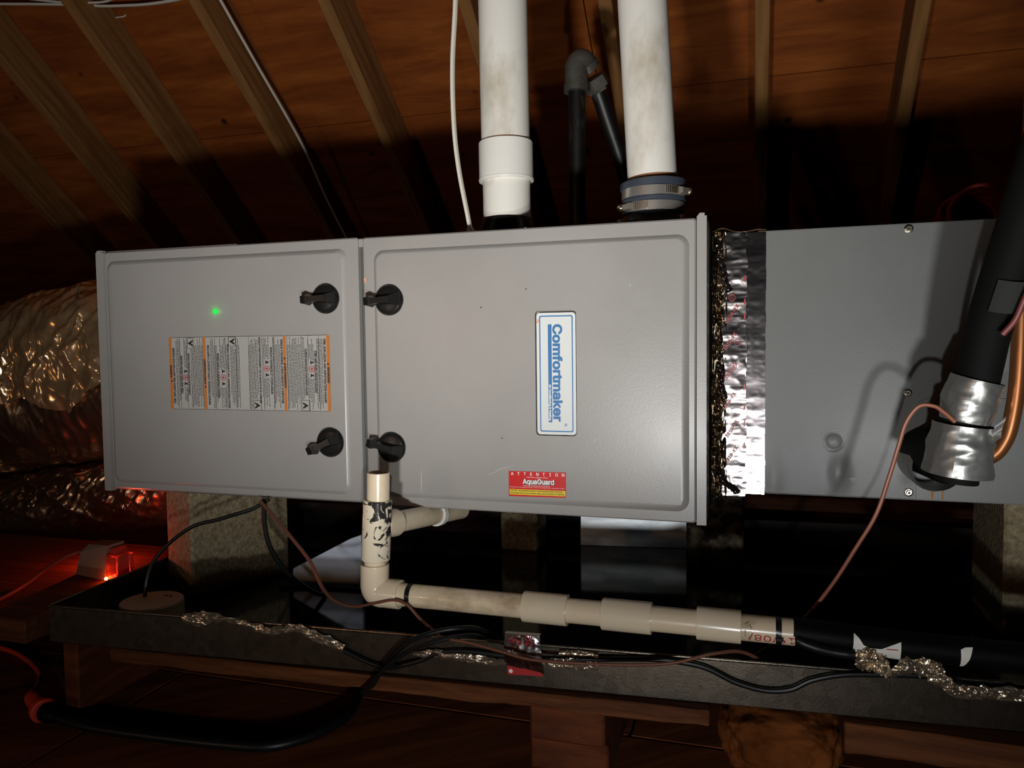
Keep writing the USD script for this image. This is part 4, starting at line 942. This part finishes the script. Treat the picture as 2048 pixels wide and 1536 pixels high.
tp = thing("foil_patch", "shiny foil tape patch with red print folded over the pan rim", "foil tape", (0.862, PFX(0.862) - 0.008, -0.175))
part(tp, "foil", sheet(patch, 50, 50, 0.0005), "foil_crumpled", smooth=14)
part(tp, "foil_top", sheet(lambda u, v: np.stack([0.836 + 0.048 * u, PFX(0.836 + 0.048 * u) - 0.008 + 0.016 * v, -0.1270 + 0.004 * np.sin(v * 2.4) - 0.010 * v * v], -1), 20, 10, -0.0005), "foil_flat")
part(tp, "red_corner", prism([(0.838, -0.1690), (0.886, -0.1750), (0.889, -0.1800), (0.866, -0.1810), (0.839, -0.1830)], PFX(0.862) - 0.0085, PFX(0.862) - 0.0079), "print_red", smooth=False, label="red printed corner")
part(tp, "red_print", [words("181B-FX", 0.034, (0.842, PFX(0.862) - 0.0150, -0.1345), (0.98, 0.07, -0.17), (0.17, 0, 0.98), 0.0005, True, height=0.0058), words("UL", 0.012, (0.866, PFX(0.862) - 0.0150, -0.1300), (0.98, 0.07, -0.17), (0.17, 0, 0.98), 0.0005, True)], "print_red", smooth=False)
part(tp, "white_dot", lathe((0.8435, PFX(0.862) - 0.0084, -0.1775), (0.8435, -0.3, -0.1775), [(0, 1e-5), (0, 0.0028), (0.0006, 0.0028), (0.0006, 1e-5)], 16), "print_white")

# ================================================================ timber, wool and cords under and before the pan
def plank(x0, y0, x1, y1, depth, z0, z1, seed):
    p, q = np.array([x0, y0]), np.array([x1, y1]); L = np.linalg.norm(q - p); d = (q - p) / L; w = np.array([-d[1], d[0]])
    m = bx(0, L, 0, depth, z0, z1, 0.0015).subdivide_to_size(0.022)
    v = np.asarray(m.vertices).copy()
    n_ = meshkit.fbm(np.c_[v[:, 0] * 26, v[:, 2] * 120, v[:, 1] * 8], 3, seed) - 0.5
    v[:, 1] += 0.006 * n_ * (v[:, 1] < depth * 0.3); v[:, 2] += 0.005 * n_ * (v[:, 2] < (z0 + z1) / 2)
    m.vertices = np.c_[p[0] + v[:, 0] * d[0] + v[:, 1] * w[0], p[1] + v[:, 0] * d[1] + v[:, 1] * w[1], v[:, 2]]
    return m


solo("support_plank", plank(0.20, -0.2035, 1.1035, -0.1550, 0.42, -0.2225, -0.2015, 3), "stud_wood", "rough edged plank under the left and middle of the pan", "plank", smooth=20)
solo("support_plank", plank(1.262, -0.1415, 1.95, -0.1500, 0.42, -0.2385, -0.2015, 5), "stud_wood", "smooth reddish plank under the right end of the pan", "plank", smooth=20)
solo("timber_block", bx(0.8660, 0.9690, -0.1530, 0.10, -0.2730, -0.2255, 0.003), "end_grain", "cracked end of a timber block, upper of two stacked under the plank", "timber")
solo("timber_block", bx(0.8640, 0.9720, -0.1440, 0.10, FLOOR + 0.0005, -0.2740, 0.003), "end_grain", "dark timber block on the floor, lower of two stacked under the plank", "timber")
solo("timber_block", bx(0.098, 0.128, -0.198, 0.3, FLOOR + 0.0005, -0.2015, 0.003), "end_grain", "dark upright timber under the left front corner of the pan", "timber")
wv = trimesh.creation.icosphere(5)
vv = np.asarray(wv.vertices)
dd = 1 + 0.30 * (meshkit.fbm(vv * 3.2 + 5, 5, 4) - 0.5) + 0.025 * (meshkit.fbm(vv * 20, 3, 8) - 0.5)
pw = np.sign(vv) * np.abs(vv) ** 0.7
wv.vertices = np.c_[1.192 + pw[:, 0] * dd * 0.080, -0.02 + pw[:, 1] * dd * 0.115, -0.263 + pw[:, 2] * dd * 0.056]
solo("insulation_lump", wv, "wool_brown", "fluffy brown insulation stuffed under the pan between the two planks", "insulation", smooth=True)
# deck left of the pan, at rim height
deck = thing("deck_board", "reddish lit board left of the pan carrying the red glowing device", "board", (-0.4, 0.3, FLOOR))
part(deck, "top_board", bx(-1.6, 0.066, -0.235, 0.19, -0.198, -0.160, 0.002), "stud_wood")
for px in (-0.45, -1.2):
    part(deck, "leg", bx(px, px + 0.09, 0.06, 0.15, FLOOR + 0.0005, -0.1985, 0.002), "stud_wood")

dev = thing("glowing_sensor", "clear sensor box glowing red with a pale label on the board by the pan", "sensor", (0.0, -0.03, -0.16))
part(dev, "label_housing", hull([(x, y, z) for x, y, z in ((-0.062, -0.020, -0.1598), (0.022, -0.036, -0.1598), (0.022, 0.020, -0.1598), (-0.062, 0.030, -0.1598), (-0.055, -0.014, -0.118), (-0.038, -0.010, -0.103), (0.022, -0.026, -0.098), (0.022, 0.012, -0.098), (-0.04, 0.022, -0.103))]), "device_label", smooth=False)
lens = part(dev, "red_housing", [bx(0.0235, 0.054, -0.036, 0.006, -0.1598, -0.112, 0.004), bx(0.028, 0.044, -0.030, 0.0, -0.1125, -0.103, 0.003)], "red_lens", smooth=40)
part(lens, "led", trimesh.creation.icosphere(2, 0.0032).apply_translation((0.031, -0.0405, -0.1545)), "led_red", smooth=True, label="bright red light")
for nm, p, w_ in (("added_duct_glow", (-0.070, 0.055, -0.118), 0.17), ("red_spark", (0.036, -0.046, -0.1545), 0.010)):  # first light is added behind the box to redden the ducts
    rl = UsdLux.SphereLight.Define(stage, dev + "/" + nm); rl.CreateRadiusAttr(0.005); rl.CreateNormalizeAttr(True); rl.CreateColorAttr(Gf.Vec3f(1.0, 0.07, 0.02)); rl.CreateIntensityAttr(w_)
    rl.AddTranslateOp().Set(Gf.Vec3d(*(np.array(p) - AT[dev]).tolist()))
part(dev, "cord", tube([(-0.052, 0.0, -0.118), (-0.075, -0.020, -0.124), (-0.088, -0.060, -0.140), (-0.080, -0.110, -0.154), (-0.060, -0.170, -0.1570), (-0.045, -0.232, -0.156), (-0.040, -0.25, -0.19), (-0.05, -0.26, -0.28), (-0.12, -0.28, -0.316)], 0.0036, 10), "red_wire", label="dull red cord")

oc = thing("orange_extension_cord", "orange extension cord with a flared orange socket on the floor", "cord", (0.03, -0.19, FLOOR))
part(oc, "cord", tube([(0.030, -0.196, -0.300), (0.010, -0.172, -0.302), (-0.010, -0.150, -0.305), (-0.045, -0.118, -0.308), (-0.115, -0.078, -0.312), (-0.190, -0.047, -0.314), (-0.27, -0.03, -0.315), (-0.45, 0.0, -0.3155)], 0.0046, 12), "orange_cord")
part(oc, "socket", [tube([(0.022, -0.186, -0.300), (0.040, -0.205, -0.300), (0.062, -0.216, -0.301), (0.088, -0.228, -0.303)], [0.006, 0.012, 0.0135, 0.0155], 18), lathe((0.083, -0.2265, -0.303), (0.098, -0.233, -0.304), [(0, 1e-5), (0, 0.0185), (0.010, 0.0190), (0.012, 0.016), (0.012, 1e-5)], 20)], "orange_cord", label="flared orange socket")
bc = thing("black_extension_cord", "thick black cord plugged into the orange socket, curving over the floor", "cord", (0.3, -0.23, FLOOR))
part(bc, "plug", tube([(0.098, -0.2330, -0.3035), (0.112, -0.2345, -0.304), (0.130, -0.2360, -0.306)], [0.0140, 0.0150, 0.0095], 18), "black_rubber")
part(bc, "cord", tube([(0.124, -0.2355, -0.306), (0.165, -0.2380, -0.309), (0.211, -0.2385, -0.3110), (0.325, -0.2320, -0.3115), (0.424, -0.2230, -0.3115), (0.491, -0.2090, -0.3115), (0.531, -0.1680, -0.3115), (0.551, -0.1150, -0.3115), (0.548, -0.07, -0.3115), (0.52, 0.02, -0.3115)], 0.0078, 14), "black_cable")

# ================================================================ foil-jacketed ducts at the left
duct = thing("return_duct", "large foil jacketed duct running left from the furnace", "duct", (-0.55, 0.30, -0.03))


def ax_pt(x, r0, zc):
    return zc + 0.155 * (np.clip(x, -1.3, 0.0) + 0.317)


def duct_surface(x0, x1, a0, a1, r, zc, yc, amp, f, seed, n_u, n_v, hem=None, sq=1.0):
    def fn(u, v):
        x = x0 + (x1 - x0) * u
        end = a1 if hem is None else hem(x)
        a = a0 + (end - a0) * v
        D = np.stack([0 * x, -np.cos(a), np.sin(a)], -1)
        C = np.stack([x, np.full_like(x, yc), ax_pt(x, r, zc)], -1)
        P = C + D * (r * sq ** np.abs(np.cos(a)))[..., None]
        big = meshkit.fbm(np.stack([x * 6, a * 1.3, 0 * x + seed], -1), 3, seed) - 0.5
        w = 0.9 * (meshkit.noise(np.stack([x * 5, a * 2.5, 0 * x], -1), seed + 9) - 0.5)
        fold = np.abs(meshkit.noise(np.stack([x * 15 + a * 1.9 + w, a * 0.8, 0 * x], -1), seed + 3) - 0.5) * 2
        fold2 = np.abs(meshkit.noise(np.stack([x * 34 - a * 2.6 + 2 * w, a * 2.0, 0 * x], -1), seed + 5) - 0.5) * 2
        return P + D * (big * amp * 2.0 + (0.6 - fold) * amp * 1.5 + (0.6 - fold2) * amp * 1.0 + (0.6 - np.abs(meshkit.noise(np.stack([x * 80 + a * 5, a * 4.5 - x * 12, 0 * x], -1), seed + 15) - 0.5) * 2) * amp * 0.45 + crumple(P, amp * 0.2, f, seed))[..., None]
    return sheet(fn, n_u, n_v, 0.001)


part(duct, "inner_jacket", duct_surface(-1.05, -0.0030, -math.pi, math.pi, 0.182, 0.195, 0.30, 0.009, 40, 21, 300, 220), "foil_dull", smooth=22)


def hem(x):
    xs = [-1.3, -0.9, -0.70, -0.60, -0.52, -0.47, -0.43, -0.385, -0.34, -0.30, -0.26, -0.2, -0.15, -0.10, 0.0]
    zs = [-0.3, -0.25, -0.2, -0.28, -0.15, -0.22, -0.20, -0.17, -0.20, -0.16, -0.30, -0.42, -0.25, -0.17, -0.2]
    return np.interp(x, xs, zs)


part(duct, "outer_jacket", duct_surface(-1.05, -0.0040, math.radians(150), 0, 0.198, 0.198, 0.30, 0.014, 30, 22, 340, 150, hem=hem), "foil_jacket", smooth=22, label="loose outer foil jacket with a ragged hem")
low = thing("supply_duct", "smaller dark foil duct under the large one, lit red from below", "duct", (-0.6, 0.28, -0.16))
part(low, "jacket", duct_surface(-1.10, -0.008, -math.pi, math.pi, 0.078, -0.088, 0.30, 0.0075, 44, 23, 320, 120), "foil_dull", smooth=22)

# ================================================================ cables on the roof
solo("roof_cable", tube([(-1.8, 0.74, 1.448), (-1.195, 0.817, 1.389), (-1.083, 0.830, 1.378), (-0.974, 0.844, 1.367), (-0.880, 0.857, 1.3565), (-0.821, 0.865, 1.349), (-0.744, 0.873, 1.343), (-0.653, 0.880, 1.338), (-0.540, 0.880, 1.337), (-0.424, 0.872, 1.345), (-0.2, 0.84, 1.37), (0.1, 0.8, 1.40)], 0.0052, 10, sx=1.2, sy=0.8), "cord_white", "lower of two white cables strung through the roof rafters at the top left", "cable")
solo("roof_cable", tube([(-1.8, 0.72, 1.452), (-1.105, 0.795, 1.3860), (-1.053, 0.804, 1.379), (-0.952, 0.823, 1.363), (-0.880, 0.835, 1.3555), (-0.801, 0.841, 1.349), (-0.758, 0.838, 1.351), (-0.704, 0.830, 1.358), (-0.55, 0.79, 1.39), (-0.3, 0.74, 1.44)], 0.0050, 10, sx=1.2, sy=0.8), "cord_white", "upper of two white cables strung through the roof rafters at the top left", "cable")
solo("rafter_cable", tube([(-0.40, 0.60, 1.487), (-0.372, 0.78, 1.345), (-0.362, 0.833, 1.298), (-0.360, 0.906, 1.238), (-0.357, 1.018, 1.146), (-0.352, 1.156, 1.034), (-0.354, 1.276, 0.937), (-0.371, 1.416, 0.823), (-0.380, 1.563, 0.705), (-0.385, 1.80, 0.52), (-0.39, 2.1, 0.30)], 0.0044, 10), "cord_white", "thin white cable running down beside a roof rafter", "cable")
solo("cable_staple", tube([roof_pt(-0.866, 1.225, 0.002), roof_pt(-0.866, 1.225, 0.012), roof_pt(-0.820, 1.227, 0.012), roof_pt(-0.818, 1.227, 0.001)], 0.0022, 8, 2), "cord_white", "small pale staple in the roof sheathing below the two white cables", "staple")

# ================================================================ orange coil behind the cabinet
ring = []
rng = random.Random(9)
for k in range(5):
    c = np.array([1.508 + rng.uniform(-.006, .006), 0.33 + k * 0.018, 0.468 + rng.uniform(-.004, .004)]); rx, rz = 0.047 + rng.uniform(-.006, .004), 0.045 + rng.uniform(-.006, .003)
    ring.append(tube([c + [rx * math.cos(t), 0.01 * math.sin(3 * t + k), max(rz * math.sin(t), -0.0345)] for t in np.linspace(0, 2 * math.pi, 26)], 0.0042, 10, 4))
solo("cord_coil", ring, "dull_orange_cord", "coil of orange cord lying on top behind the coil cabinet", "cord")
